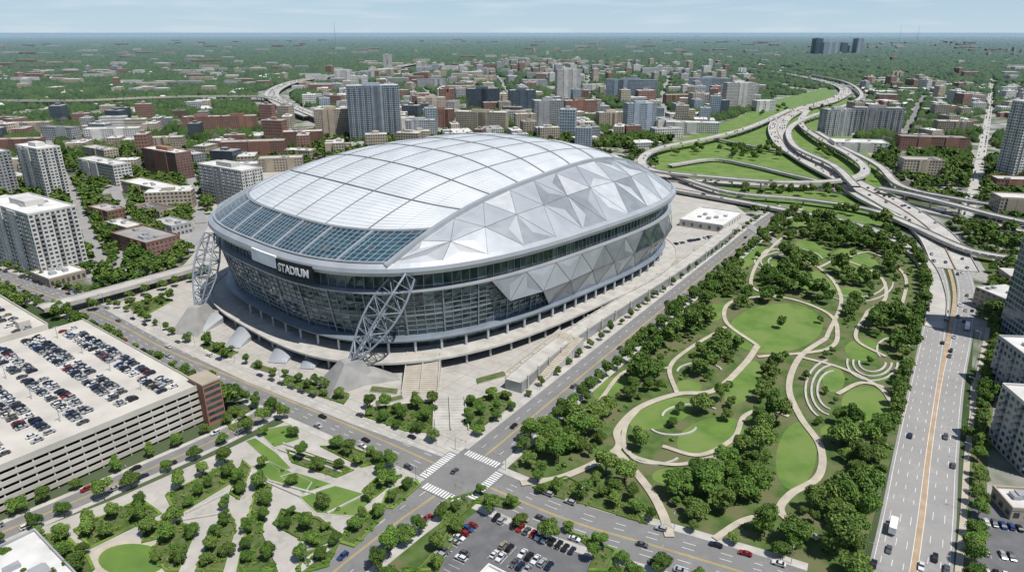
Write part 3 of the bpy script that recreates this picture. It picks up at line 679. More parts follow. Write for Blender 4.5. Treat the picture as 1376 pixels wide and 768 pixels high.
def protoB(w,d,h,wall,roofm,gable=False):
    b=MB()
    if gable:
        b.box(-w/2,w/2,-d/2,d/2,0,h,0)
        e=.6; z=h-.1; zr=h+d*.32
        b.face([(-w/2-e,-d/2-e,z),(w/2+e,-d/2-e,z),(w/2+e-2,0,zr),(-w/2-e+2,0,zr)],1); b.face([(w/2+e,d/2+e,z),(-w/2-e,d/2+e,z),(-w/2-e+2,0,zr),(w/2+e-2,0,zr)],1)
        b.face([(-w/2-e,d/2+e,z),(-w/2-e,-d/2-e,z),(-w/2-e+2,0,zr)],1); b.face([(w/2+e,-d/2-e,z),(w/2+e,d/2+e,z),(w/2+e-2,0,zr)],1)
    else:
        b.box(-w/2,w/2,-d/2,d/2,0,h,0,0); b.box(-w/2+.5,w/2-.5,-d/2+.5,d/2-.5,h+.01,h+.15,1,1)
        if w>36: b.box(-w/2+4,-w/2+14,d/2+.01,d/2+12,0,h-.4,0,1); b.box(w/2-14,w/2-4,d/2+.01,d/2+12,0,h-.4,0,1)
        if h>16: b.box(-w*.15,w*.12,-d*.2,d*.15,h+.1,h+3.4,0,1)
        for k in range(4):
            x=random.uniform(-.35,.35)*w;y=random.uniform(-.35,.35)*d; b.box(x-1.3,x+1.3,y-1,y+1,h+.1,h+1.6,3)
    nf=max(1,int(h/3.4)); fh=h/nf
    for (ox,oy,dx,dy,L) in ((-w/2,-d/2,1,0,w),(w/2,-d/2,0,1,d),(-w/2,d/2,0,-1,d),(w/2,d/2,-1,0,w)):
        n=max(1,int(L/3.8)); s=L/n; nx,ny=dy,-dx
        for f in range(nf):
            for k in range(n):
                a=(k+.22)*s;c=(k+.78)*s;z0=f*fh+fh*.3;z1=f*fh+fh*.78
                b.face([(ox+dx*a+nx*.06,oy+dy*a+ny*.06,z0),(ox+dx*c+nx*.06,oy+dy*c+ny*.06,z0),(ox+dx*c+nx*.06,oy+dy*c+ny*.06,z1),(ox+dx*a+nx*.06,oy+dy*a+ny*.06,z1)],2)
    return b.mesh('building',[wall,roofm,'win','metalunit']),max(w,d)/2,b
PB=[protoB(42,18,15,'wB','roofG'),protoB(32,22,14,'wT','roofW'),protoB(46,26,9,'wW','roofW'),protoB(28,20,21,'wG','roofG'),protoB(48,19,16,'wW','roofG'),protoB(26,22,28,'wT','roofG'),protoB(52,30,9,'wG','roofW'),protoB(36,17,21,'wT','roofW'),protoB(24,22,36,'wBl','roofG'),protoB(32,17,26,'wB','roofG'),protoB(42,17,19,'wT','roofW'),protoB(30,20,25,'wD','roofG'),protoB(34,18,18,'wG','roofW')]
PH=[protoB(15,11,6,'wW','shingle',True),protoB(18,12,5,'wT','shingle',True),protoB(13,12,6.5,'wB','shingle',True),protoB(20,12,5,'wG','shingle',True)]
fillB=[]
def fill(px,n,protos,kind,gap=.85,angs=(12,12,-12),tries=30):
    poly=PX(px); xs=[p.x for p in poly];ys=[p.y for p in poly]; c=0;t=0
    while c<n and t<n*tries:
        t+=1; x=random.uniform(min(xs),max(xs)); y=random.uniform(min(ys),max(ys))
        if not ipt(x,y,poly): continue
        u,v=PR(x,y)
        if u<-80 or u>1450: continue
        p=random.choice(protos)
        if occ(x,y,p[1]*gap): continue
        mdisk(x,y,p[1]*.66); an=math.radians(random.choice(angs)+random.choice((0,90))); fillB.append((x,y,an,random.uniform(.85,1.2),p,kind)); c+=1
fill([(380,140),(520,135),(700,130),(1000,120),(1040,150),(860,205),(620,192),(380,220)],170,PB,'b',gap=.68)
fill([(400,105),(520,92),(700,86),(1000,90),(1040,125),(700,132),(520,136),(420,140)],230,PB,'b',gap=.75)
fill([(1060,130),(1180,110),(1376,120),(1420,300),(1330,300),(1200,260),(1090,180)],160,PB[:8]+PH*2,'b',gap=.75)
fill([(-40,165),(250,160),(400,165),(420,210),(270,240),(270,330),(230,390),(0,370)],150,PB[:5]+PB[9:13]+PH*2,'h',gap=.68)
fill([(-60,100),(380,92),(420,120),(380,170),(-60,200)],190,PH*4+PB[:3]+PB[9:11],'h')
fill([(400,70),(1376,70),(1450,120),(1000,95),(420,95)],80,PB+PH*2,'b')
fill([(1322,300),(1400,300),(1420,500),(1350,430)],6,PB[:2],'b')
fillB.sort(key=lambda e:e[0]**2+e[1]**2); print('FILL',len(fillB))
for i,(x,y,an,s,p,kd) in enumerate(fillB[:295]):
    gb=p in PH
    o=mk('house' if gb else 'city_building',p[0]); o.location=(x,y,.06); o.rotation_euler[2]=an; o.scale=(s,s,random.uniform(.65,1.45))
    o['label']='small pitched-roof house among street trees' if gb else 'flat-roofed low-rise block among city streets'; o['category']='house' if gb else 'building'; o['group']='houses in the neighbourhoods' if gb else 'low-rise city blocks'
def tris_mesh(name,V,T,mi,mats,**kw):
    me=bpy.data.meshes.new(name); me.vertices.add(len(V)); me.vertices.foreach_set('co',V.astype(np.float32).ravel())
    nl=T.size; me.loops.add(nl); me.loops.foreach_set('vertex_index',T.astype(np.int32).ravel()); k=T.shape[1]
    me.polygons.add(len(T)); me.polygons.foreach_set('loop_start',np.arange(0,nl,k,dtype=np.int32))
    for m in mats: me.materials.append(M[m])
    me.polygons.foreach_set('material_index',mi.astype(np.int32)); me.update(calc_edges=True)
    if kw.pop('mesh_only',False): return me
    return mk(name,me,**kw)
def merge(name,protos,inst,mats,**kw):
    VV=[];TT=[];MM=[];off=0
    for k,(pv,pt,pm) in enumerate(protos):
        I=np.array([i[1:] for i in inst if i[0]==k])
        if not len(I): continue
        c,s=np.cos(I[:,3]),np.sin(I[:,3]); x=pv[None,:,0]*I[:,4,None];y=pv[None,:,1]*I[:,4,None]
        V=np.stack([x*c[:,None]-y*s[:,None]+I[:,0,None],x*s[:,None]+y*c[:,None]+I[:,1,None],pv[None,:,2]*I[:,5,None]+I[:,2,None]],-1)
        n=len(pv); T=pt[None]+(np.arange(len(I))*n)[:,None,None]+off
        VV.append(V.reshape(-1,3));TT.append(T.reshape(-1,pt.shape[1]));MM.append(np.tile(pm,len(I))); off+=n*len(I)
    if VV: return tris_mesh(name,np.concatenate(VV),np.concatenate(TT),np.concatenate(MM),mats,**kw)
if len(fillB)>295:
    b=MB()
    for x,y,an,s,p,kd in fillB[295:]:
        c,sn=math.cos(an)*s,math.sin(an)*s; src=p[2]; i0=len(b.v); hz=random.uniform(.8,1.5)
        b.v+=[(x+vx*c-vy*sn,y+vx*sn+vy*c,vz*hz+.06) for vx,vy,vz in src.v]; b.f+=[tuple(k+i0 for k in f) for f in src.f]
        wm={0:random.choice([0,1,1,2,3]),1:random.choice([4,5]),2:6,3:4}; b.m+=[wm[k] for k in src.m]
    b.obj('distant_buildings',['wB','wT','wW','wG','roofW','roofG','win'],kind='stuff',label='distant low-rise blocks and houses between trees',category='buildings')
# ---------------------------------------------------------------- park
def lawn(pts,name='lawn',m='lawn',z=.12,code=2):
    sheet(name,pts,z,m); mpoly(pts,code)
def ell(cu,cv,a,bb,rot=0,n=28):
    r=math.radians(rot); return [G(cu+a*math.cos(t)*math.cos(r)-bb*math.sin(t)*math.sin(r),cv+a*math.cos(t)*math.sin(r)+bb*math.sin(t)*math.cos(r)) for t in [2*math.pi*i/n for i in range(n)]]
zl=.12
for e in ((1042,441,64,33,-5),(998,515,18,35,35),(955,586,47,24,-15),(1070,612,27,46,10),(1168,545,38,25,10),(1150,355,34,19,20),(1003,346,28,12,-30),(1098,378,30,14,10),(1092,335,24,10,20),(890,556,46,18,-18),(820,520,26,11,-30),(925,520,18,10,0),(1065,300,22,7,0),(1160,470,25,15,0),(1115,580,13,10,0),(900,640,24,11,0),(1120,510,15,17,0),(1140,395,20,9,0),(960,420,18,11,-20),(1040,360,19,9,0),(1130,650,14,18,10)):
    lawn(ell(*e),z=zl); zl+=.004
lawn(ell(178,752,56,28),'path','path',z=.13); lawn(ell(178,752,46,22),z=.14)
for pth,w in (([(700,650),(760,640),(828,605),(830,578),(860,548),(910,530),(960,525),(1000,490),(1018,465)],3.6),([(1100,725),(1050,690),(1062,665),(1100,640),(1102,600),(1075,560),(1060,520),(1075,480),(1110,455)],3.3),
    ([(828,605),(870,655),(890,690),(900,722)],3.8),([(890,600),(940,612),(985,590),(1000,560),(1030,550),(1060,560)],2.5),([(1018,465),(975,432),(985,405),(1050,400),(1110,420),(1125,445),(1110,470),(1018,480)],2.7),
    ([(1110,455),(1130,400),(1100,360),(1040,335),(1020,350),(1010,385),(1050,400)],2.6),([(1075,480),(1130,495),(1180,520),(1200,545)],2.5),([(1165,420),(1190,400),(1180,370),(1130,350),(1100,360)],2.5),
    ([(1125,530),(1160,515),(1205,530),(1212,560)],2.5),([(860,548),(840,575),(845,610),(905,625),(960,615)],2.3),([(910,530),(900,495),(925,470),(975,440)],2.5),([(1020,350),(1060,315),(1110,310)],2.5),([(960,725),(1000,700),(1050,690)],2.8),([(760,560),(800,545),(840,500),(900,495)],2.3),([(1190,480),(1150,455),(1165,420)],2.3),([(1130,350),(1170,340),(1215,370),(1210,420)],2.3)):
    road('park_path',pth,w,m='path',n=8)
    for p in ROADS['park_path'][0]: mdisk(p.x,p.y,w/2+2.2)
def arcwall(e,t0,t1):
    pts=ell(*e); n=len(pts); h=pts[int(n*t0):int(n*t1)]
    for p in h: mdisk(p.x,p.y,2.5,2)
    b=MB(); L,R=strip(h,1.1)
    for i in range(len(h)-1):
        q=[R[i],R[i+1],L[i+1],L[i]]; b.hexa([(x.x,x.y,.05) for x in q],[(x.x,x.y,.75) for x in q])
    o=b.obj('terrace_wall',['concrete']); o['label']='low curved concrete seating wall in the park'; o['category']='wall'; o['group']='curved terrace walls in the park'
for e,t0,t1 in (((1172,488,34,24),0,.6),((1172,488,26,18),0,.6),((1172,488,18,12),0,.6),((1060,352,38,14),.4,1),((1060,352,28,10),.4,1),((1060,352,46,18),.4,1),((905,575,30,10),0,.5),((1120,525,22,26),.3,.8),((1120,525,30,34),.3,.8),((880,610,34,14),.1,.6),((940,500,30,12),.5,1),((1150,380,40,20),0,.5),((1200,470,22,16),.4,1),((1120,525,38,42),.35,.75),((1150,380,50,26),0,.45),((930,560,40,16),.5,.95)):
    arcwall(e,t0,t1)
beds=[[(345,578),(392,570),(404,590),(368,602)],[(384,604),(418,614),(476,632),(452,642),(392,622)],[(338,626),(362,620),(420,648),(412,660),(368,650)],[(402,668),(450,652),(506,668),(478,694),(424,690)],[(378,684),(430,696),(462,722),(424,736),(368,706)],[(330,708),(346,648),(366,654),(352,716),(374,768),(318,768)],[(222,666),(310,620),(326,640),(236,694)],[(98,712),(190,670),(218,690),(120,738)],[(262,768),(288,716),(310,690),(318,706),(300,768)],[(300,566),(322,556),(338,562),(314,580)],[(308,664),(326,618),(338,628),(322,672)],[(0,768),(0,745),(84,712),(108,736),(60,768)],[(512,636),(540,640),(500,672),(486,660)],[(408,742),(456,730),(440,762),(396,774)],[(200,742),(240,700),(264,712),(240,768),(222,768)],
 [(330,592),(342,588),(372,608),(392,630),(376,634)],[(430,600),(470,600),(520,620),(486,628)],[(470,704),(498,686),(516,694),(476,736),(456,730)],[(520,660),(560,646),(566,652),(528,684),(510,682)],[(70,742),(118,742),(128,764),(100,790),(30,790)],[(196,704),(228,698),(214,724),(190,730)],[(376,640),(396,634),(446,650),(408,664)]]
beds2=[[(494,548),(582,540),(585,582),(545,580),(490,560)],[(624,541),(678,526),(690,543),(640,580),(623,572)],[(282,458),(300,466),(320,474),(304,482),(270,466)],[(385,504),(470,532),(462,544),(378,516)],[(170,410),(215,398),(232,404),(190,428)],[(600,672),(640,660),(700,676),(690,684),(640,674),(612,700),(590,712)],[(560,768),(590,735),(610,700),(625,704),(600,745),(590,768)],[(760,712),(800,726),(830,740),(818,768),(790,768),(800,742)],[(715,655),(760,640),(860,690),(870,705),(790,680),(725,662)]]
shrub=[]; ZB=.16; LW=(0,2,3,15,21)
for i,bd in enumerate(beds+beds2):
    P=PX(bd); ZB+=.004; lawn(P,'lawn' if i in LW else 'planting_bed','lawn' if i in LW else 'bed',z=ZB,code=3)
    xs=[p.x for p in P];ys=[p.y for p in P]; ar=(max(xs)-min(xs))*(max(ys)-min(ys)); c0=sum(P,Vector())/len(P)
    for k in range(int(ar/(2.6 if i not in LW else 90))):
        x=random.uniform(min(xs),max(xs));y=random.uniform(min(ys),max(ys))
        rowc=((x-c0.x)*V.x+(y-c0.y)*V.y)
        if ipt(x,y,P) and (rowc%5.5)<3.2: shrub.append((x,y,random.uniform(.3,.8)))
    b=MB(); QI=[c0+(p-c0)*(1-(.5 if i in LW else 1.3)/max(3,(p-c0).length)) for p in P]
    for k in range(len(P)):
        j=(k+1)%len(P); q=[P[k],P[j],QI[j],QI[k]]; b.hexa([(x.x,x.y,.05) for x in q],[(x.x,x.y,.35 if i in LW else .8) for x in q])
    if i in LW: o=b.obj('kerb',['concrete'],kind='structure')
    else: o=b.obj('hedge',['leafA']); o['label']='low clipped green hedge edging a planting bed'; o['category']='hedge'; o['group']='hedges around the planting beds'
for (a,c) in (((380,596),(470,628)),((374,604),(462,636)),((340,640),(405,668)),((424,664),(360,646)),((250,690),(330,650)),((240,700),(300,690)),((440,690),(500,660))):
    p,q_=G(*a),G(*c); L,R=strip([p,q_],.8); b=MB(); q=[R[0],R[1],L[1],L[0]]; b.hexa([(x.x,x.y,.05) for x in q],[(x.x,x.y,.8) for x in q]); o=b.obj('garden_wall',['concrete']); o['label']='low straight concrete garden wall beside paving'; o['category']='wall'; o['group']='garden walls'
lotP=PX([(556,790),(588,748),(606,712),(640,688),(690,696),(790,740),(800,760),(780,790)])
sheet('car_park',lotP,.19,'asphalt_dark'); mpoly(lotP)
lot2=PX([(1300,790),(1306,668),(1340,672),(1450,690),(1450,790)]); sheet('car_park',lot2,.19,'asphalt_dark'); mpoly(lot2)
stall=MB()
def prow(a,c,face,prob=.85,z=.2):
    a=G(*a);c=G(*c);d=(c-a);n=int(d.length/2.8);d.normalize(); nn=Vector((-d.y,d.x,0))
    for k in range(n):
        p=a+d*2.8*(k+.5)
        q=[p-d*1.4-nn*2.5,p-d*1.28-nn*2.5,p-d*1.28+nn*2.5,p-d*1.4+nn*2.5]; stall.face([(x.x,x.y,z+.02) for x in q])
        if random.random()<prob: cars.append((p.x,p.y,z+.01,math.atan2(nn.y,nn.x)+(math.pi if random.random()<.4 else 0)))
prow((655,692),(780,746),0); prow((588,750),(640,702),0); prow((604,768),(632,738),0,.8); prow((672,732),(748,766),0,.8); prow((660,744),(716,770),0,.8); prow((1308,700),(1376,712),0); prow((1306,740),(1376,752),0); prow((1308,768),(1376,782),0)
stall.obj('stall_marking',['white'],kind='structure')
def carroad(name,offs,gap,z=.22,park=False):
    pts,w=ROADS[name]; P=dens(pts,2.0); 
    for off in offs:
        k=random.randint(0,10)
        while k<len(P)-2:
            d=(P[k+1]-P[k]); d.z=0; d.normalize(); n=Vector((-d.y,d.x,0)); p=P[k]+n*off
            u,v=PR(p.x,p.y)
            if -30<u<1400 and v<800 and (p-X).length>24: cars.append((p.x,p.y,P[k].z+z,math.atan2(d.y,d.x)+(0 if off<0 else math.pi)))
            k+=int(max(4,random.expovariate(1/gap))) if not park else (4 if random.random()<.6 else random.randint(6,20))
carroad('main_street',(-5,-2,2,5),48); carroad('side_street',(-2.5,2.5),44); carroad('main_street',(-9.3,9.3),0,park=True); carroad('side_street',(-7.8,),0,park=True)
cars.append((X.x-3,X.y+2,.32,sa))
carroad('garage_street',(-4.2,4.2),0,park=True)
carroad('parkway_left_carriageway',(-5.4,-1.8,1.8,5.4),64);carroad('parkway_right_carriageway',(-3.8,0,3.8),38)
carroad('freeway',(-13,-9,-5,5,9,13),24,z=.45)
carroad('crossing_highway',(-6,-2,2,6),18,z=.4); carroad('ramp_south',(-1.5,),26,z=.4); carroad('ramp_loop',(1.5,),30,z=.4); carroad('highway_west',(-5,5),14,z=.45); carroad('highway_northwest',(-8,-4,4,8),16,z=.45); carroad('residential_street',(-3,3),14)
for (a,c) in (((1205,268),(1290,262)),((1210,262),(1290,256)),((1208,250),(1285,246)),((160,395),(245,366)),((30,372),(120,398)),((120,352),(150,362)),((590,172),(680,172)),((900,330),(960,318)),((1340,330),(1376,340)),((1350,350),(1376,356)),((180,352),(240,345)),((10,395),(60,400))):
    prow(a,c,0,.7,z=.25)
def car_parts(suv):
    h=1.7 if suv else 1.42
    body=MB(); prof=[(-2.25,.32),(-2.34,.62),(-2.28,.92),(-1.75,1.0),(.95,1.0),(2.0,.84),(2.3,.66),(2.3,.34)]
    if suv: prof=[(-2.25,.36),(-2.34,.7),(-2.3,1.05),(-1.9,1.1),(1.05,1.1),(2.05,1.0),(2.32,.8),(2.3,.4)]
    w=.92; n=len(prof)
    Lp=[(x,-w*(.9 if abs(x)>2.1 else 1),z) for x,z in prof]; Rp=[(x,w*(.9 if abs(x)>2.1 else 1),z) for x,z in prof]
    body.face(Lp[::-1]); body.face(Rp)
    for i in range(n): j=(i+1)%n; body.face([Lp[i],Lp[j],Rp[j],Rp[i]])
    zb=prof[3][1]; xb0,xb1=(-2.1,1.05) if suv else (-1.75,.95); xt0,xt1=(-1.85,.25) if suv else (-1.05,.15); wt=.72
    body.face([(xt0,-wt,h),(xt1,-wt,h),(xt1,wt,h),(xt0,wt,h)])
    gl=MB(); bt=[(xb0,-.86,zb),(xb1,-.86,zb),(xb1,.86,zb),(xb0,.86,zb)]; tp=[(xt0,-wt,h-.01),(xt1,-wt,h-.01),(xt1,wt,h-.01),(xt0,wt,h-.01)]
    for i in range(4): j=(i+1)%4; gl.face([bt[i],bt[j],tp[j],tp[i]])
    wh=MB(); wh.tube((0,-.12,0),(0,.12,0),.34,10)
    hl=MB(); hl.box(2.2,2.33,-.15,.15,.58,.72,0,None,True)
    return body,gl,wh,hl
CP_={}
for suv in (0,1):
    body,gl,wh,hl=car_parts(suv); glm=gl.mesh('window_glass',['black']); whm=wh.mesh('wheel',['tyre']); hlm=hl.mesh('headlight',['white'])
    for c in CARC:
        bm=body.mesh('car_body',['car_'+c])
        a=MB(); 
        for src,mi in ((body,0),(gl,1)):
            i0=len(a.v); a.v+=src.v; a.f+=[tuple(k+i0 for k in f) for f in src.f]; a.m+=[mi]*len(src.f)
        for wx in (-1.4,1.4):
            for wy in (-.85,.85):
                i0=len(a.v); a.v+=[(x+wx,y+wy,z+.34) for x,y,z in wh.v]; a.f+=[tuple(k+i0 for k in f) for f in wh.f]; a.m+=[2]*len(wh.f)
        CP_[suv,c]=(bm,glm,whm,hlm,a.mesh('car',['car_'+c,'black','tyre']),a)
cols=['white']*6+['black']*6+['silver']*6+['grey']*7+['red']*1+['blue']*1+['dark blue']*3+['beige']
vis=[]
for c in cars:
    u,v=PR(c[0],c[1],c[2])
    if -25<u<1400 and v<790: vis.append(c)
vis.sort(key=lambda c:c[0]**2+c[1]**2)
rest=MB()
for i,(x,y,z,a) in enumerate(vis):
    suv=random.random()<.45; cc=random.choice(cols); P=CP_[suv,cc]; sc_=random.uniform(.95,1.08)
    if i<45:
        r=root('car',(x,y,z),a,'%s %s parked or driving on asphalt'%(cc,'sport utility car' if suv else 'saloon car'),'car','cars on the streets and lots'); r.scale=(sc_,)*3
        mk('car_body',P[0],r); mk('window_glass',P[1],r)
        for wx in (-1.4,1.4):
            for wy in (-.85,.85): o=mk('wheel',P[2],r); o.location=(wx,wy,.34)
        for wy in (-.6,.6): o=mk('headlight',P[3],r); o.location=(0,wy,0)
    elif i<298:
        o=mk('car',P[4]); o.location=(x,y,z); o.rotation_euler[2]=a; o.scale=(sc_,)*3
        o['label']='%s %s %s'%(cc,'sport utility car' if suv else 'saloon car','parked on the garage roof deck' if z>15 else 'on a city road'); o['category']='car'; o['group']='cars on the streets and lots'
    else:
        src=P[5]; i0=len(rest.v); c_,s_=math.cos(a)*sc_,math.sin(a)*sc_
        rest.v+=[(x+vx*c_-vy*s_,y+vx*s_+vy*c_,vz*sc_+z) for vx,vy,vz in src.v]; rest.f+=[tuple(k+i0 for k in f) for f in src.f]
        ci=list(CARC).index(cc); rest.m+=[ci if k==0 else (8 if k==1 else 9) for k in src.m]
print('CARS',len(vis))
rest.obj('distant_cars',['car_'+c for c in CARC]+['black','tyre'],kind='stuff',label='many small cars on distant roads and lots',category='cars')
for nm,off,t in (('parkway_left_carriageway',2,.22),('parkway_right_carriageway',-2,.62),('crossing_highway',-6,.4),('freeway',9,.6),('freeway',-9,.75),('crossing_highway',6,.3)):
    pts,w=ROADS[nm]; i=int(len(pts)*t); d=(pts[i+1]-pts[i]).normalized(); n=Vector((-d.y,d.x,0)); p=pts[i]+n*off
    r=root('lorry',(p.x,p.y,p.z+.45),math.atan2(d.y,d.x),'white box lorry driving on the highway','lorry','lorries on the highway')
    b=MB(); b.box(-6,1.5,-1.25,1.25,1.1,3.9,0,None,True); b.obj('cargo_box',['signwhite'],r)
    b=MB(); b.hexa([(1.8,-1.15,.6),(4,-1.15,.6),(4,1.15,.6),(1.8,1.15,.6)],[(1.8,-1.1,3.0),(3.4,-1.1,3.0),(3.4,1.1,3.0),(1.8,1.1,3.0)],0,None,True); b.obj('cab',['car_white'],r)
    for wx in (-4.6,-3.4,3):
        for wy in (-1.1,1.1): b=MB(); b.tube((wx,wy-.15,.5),(wx,wy+.15,.5),.5,10); b.obj('wheel',['tyre'],r)
def lampmesh():
    p=MB(); p.tube((0,0,0),(0,0,9),.13,6,0,.08); p.tube((0,0,9),(2.2,0,9.3),.07,5); h=MB(); h.box(1.9,2.8,-.18,.18,9.2,9.38,0,None,True); return p.mesh('pole',['metalunit']),h.mesh('lamp_head',['metalunit'])
lp,lh=lampmesh()
for nm,off in (('main_street',12),('main_street',-12),('side_street',11),('side_street',-11),('parkway_left_carriageway',9),('parkway_right_carriageway',-9),('garage_street',-7)):
    P=dens(ROADS[nm][0],2.0)
    for k in range(8,len(P)-2,17):
        d=(P[k+1]-P[k]).normalized(); n=Vector((-d.y,d.x,0)); p=P[k]+n*off; u,v=PR(p.x,p.y)
        if not(-10<u<1390 and v<780) or (p-X).length<20: continue
        r=root('street_lamp',(p.x,p.y,.1),math.atan2(-n.y*off,-n.x*off),'grey metal street lamp beside the road','street lamp','street lamps along the roads'); mk('pole',lp,r); mk('lamp_head',lh,r)
for sx,sy in ((1,1),(-1,1),(1,-1),(-1,-1)):
    p=X+U*13.5*sx+V*14*sy; r=root('traffic_light',(p.x,p.y,.1),math.atan2(-V.y*sy,-V.x*sy),'traffic signal mast at the junction corner','traffic light','traffic signals at the junction')
    b=MB(); b.tube((0,0,0),(0,0,7),.14,6); b.tube((0,0,6.6),(6.5,0,7),.09,6); b.obj('mast',['metalunit'],r)
    for k in (3.5,6.2): b=MB(); b.box(k-.16,k+.16,-.16,.16,6.0,6.8,0,None,True); b.obj('signal_head',['yellow'],r)
# ---------------------------------------------------------------- TREES
def ico(sub):
    import bmesh
    bm=bmesh.new(); bmesh.ops.create_icosphere(bm,subdivisions=sub,radius=1); V=np.array([v.co[:] for v in bm.verts]); T=np.array([[v.index for v in f.verts] for f in bm.faces]); bm.free(); return V,T
IV1,IT1=ico(1); IV2,IT2=ico(2)
def crown(nl,ls,R=6.0,seed=0,nb=12,hz=5.2,zc=7.6):
    r=np.random.RandomState(seed); V=[];T=[];m=[];off=0
    blobs=[]
    for k in range(nb):
        a=r.uniform(0,2*np.pi); rr=R*.66*math.sqrt(r.uniform(.05,1)); z=zc+r.uniform(-.55,.8)*hz*.7; shr=1-.35*max(0,(z-zc)/hz)
        blobs.append((rr*shr*math.cos(a),rr*shr*math.sin(a),z,R*r.uniform(.22,.44)))
    blobs.append((0,0,zc+.3,R*.48))
    for bx in blobs:
        v=IV1*bx[3]*.68*(1+r.uniform(-.18,.18,(len(IV1),1)))+np.array(bx[:3]); V.append(v);T.append(IT1+off);m+= [1]*len(IT1); off+=len(v)
    w=np.array([b_[3]**2 for b_ in blobs]); w/=w.sum(); ch=r.choice(len(blobs),nl,p=w); B=np.array(blobs)[ch]
    d=r.normal(size=(nl,3)); d/=np.linalg.norm(d,axis=1)[:,None]; d[:,2]=np.where(d[:,2]<-.4,-d[:,2],d[:,2])
    c=B[:,:3]+d*B[:,3:4]*r.uniform(.72,1.25,(nl,1))
    n=d+np.array([0,0,.35])+r.normal(size=(nl,3))*.5; n/=np.linalg.norm(n,axis=1)[:,None]; a=np.cross(n,r.normal(size=(nl,3))); a/=np.linalg.norm(a,axis=1)[:,None]; e=np.cross(n,a)
    s=(ls*r.uniform(.6,1.3,(nl,1)))
    q=np.stack([c-a*s-e*s*.6,c+a*s*.2-e*s*.9,c+a*s+e*s*.5,c-a*s*.3+e*s],1).reshape(-1,3)
    k=np.arange(nl)[:,None]*4+off; t=np.concatenate([k+[0,1,2],k+[0,2,3]],1).reshape(-1,3)
    V.append(q);T.append(t); mm=(r.uniform(size=nl)<.32).astype(int); m+=list(np.repeat(mm,2))
    return np.concatenate(V),np.concatenate(T),np.array(m)
def trunkmesh(seed,zc=7.6,R=6):
    r=random.Random(seed); b=MB(); b.tube((0,0,0),(r.uniform(-.3,.3),0,4.2),.32,7,0,.22)
    for k in range(6):
        a=k*1.05+r.uniform(-.3,.3); b.tube((0,0,2.6+k*.25),(math.cos(a)*R*.45,math.sin(a)*R*.45,zc+r.uniform(-1,1.5)),.14,5,0,.05)
    return b.mesh('trunk',['bark'])
CRH=[crown(3400,.37,seed=i,nb=10+i%6,R=5.2+.5*(i%3),hz=4.2+.7*(i%4)) for i in range(10)]
CRM=[crown(420,.95,seed=20+i) for i in range(5)]
CRL=[crown(70,1.8,seed=40+i,nb=4) for i in range(4)]
crm=[tris_mesh('crown',v,t,m,['leafA','leafB'],mesh_only=True) for v,t,m in CRH]; trm=[trunkmesh(i) for i in range(10)]
trees=[]; TG={}
def tfree(x,y,r):
    i,j=int(x//12),int(y//12)
    for a in range(i-1,i+2):
        for c in range(j-1,j+2):
            for (px_,py_,pr) in TG.get((a,c),()):
                if (px_-x)**2+(py_-y)**2<(.5*(r+pr))**2: return False
    return True
def tput(x,y,s,k=9.0):
    if not tfree(x,y,s*k): return False
    TG.setdefault((int(x//12),int(y//12)),[]).append((x,y,s*k)); trees.append((x,y,s)); return True
def scatter(P,n,smin,smax,codes=(0,),k=9.0,r=2.0):
    xs=[p.x for p in P];ys=[p.y for p in P]
    for _ in range(n):
        x=random.uniform(min(xs),max(xs));y=random.uniform(min(ys),max(ys))
        if not ipt(x,y,P): continue
        if occ(x,y,r) not in codes: continue
        tput(x,y,random.uniform(smin,smax),k)
scatter(parkP,7000,.9,1.35,k=7.6,r=3.4); scatter(parkP,9000,.55,.95,k=7.6,r=2.2); scatter(parkP,6000,.3,.5,k=8.2,r=1); scatter(parkP,130,.4,.7,codes=(2,),k=13,r=1)
for i,bd in enumerate(beds+beds2):
    scatter(PX(bd),70,.4,.7,codes=(0,1,2,3),k=12.5 if i not in LW else 30,r=.5)
def along(nm,off,step,s0,s1):
    P=dens(ROADS[nm][0],2.0); k=2
    while k<len(P)-1:
        d=(P[k+1]-P[k]).normalized(); n=Vector((-d.y,d.x,0)); p=P[k]+n*off; u,v=PR(p.x,p.y)
        if -40<u<1420 and v<820 and (p-X).length>26: tput(p.x+random.uniform(-1,1),p.y,random.uniform(s0,s1),7)
        k+=max(2,int(step/2+random.uniform(-1,2)))
along('main_street',13.5,12,.4,.62); along('main_street',-13.5,10,.45,.75); along('side_street',-12,9,.6,.95); along('side_street',12,13,.35,.55); along('garage_street',-8,9,.5,.8); along('garage_street',8,9,.45,.7)
along('parkway_left_carriageway',10,8,.7,1.0); along('parkway_walk',-4,8,.5,.8)
scatter(verge,2500,.45,.8,k=8,r=.5)
scatter(lotblock,500,.5,.8,k=9); scatter(blockP,200,.4,.6,k=24)
for cu_,cv_,n_,ru,rv in ((1005,205,46,44,10),(1010,262,18,50,6),(1120,262,16,40,6),(1100,150,12,20,6),(1040,150,14,30,8),(930,205,10,30,6),(1110,205,16,18,10),(1150,285,14,40,6),(1190,240,14,12,12)):
    for _ in range(n_):
        p=G(cu_+random.gauss(0,ru*.5),cv_+random.gauss(0,rv*.5)); 
        if occ(p.x,p.y,2) in (0,4): tput(p.x,p.y,random.uniform(.8,1.1),9)
along('overpass',-12,10,.6,.8)
mid=[]
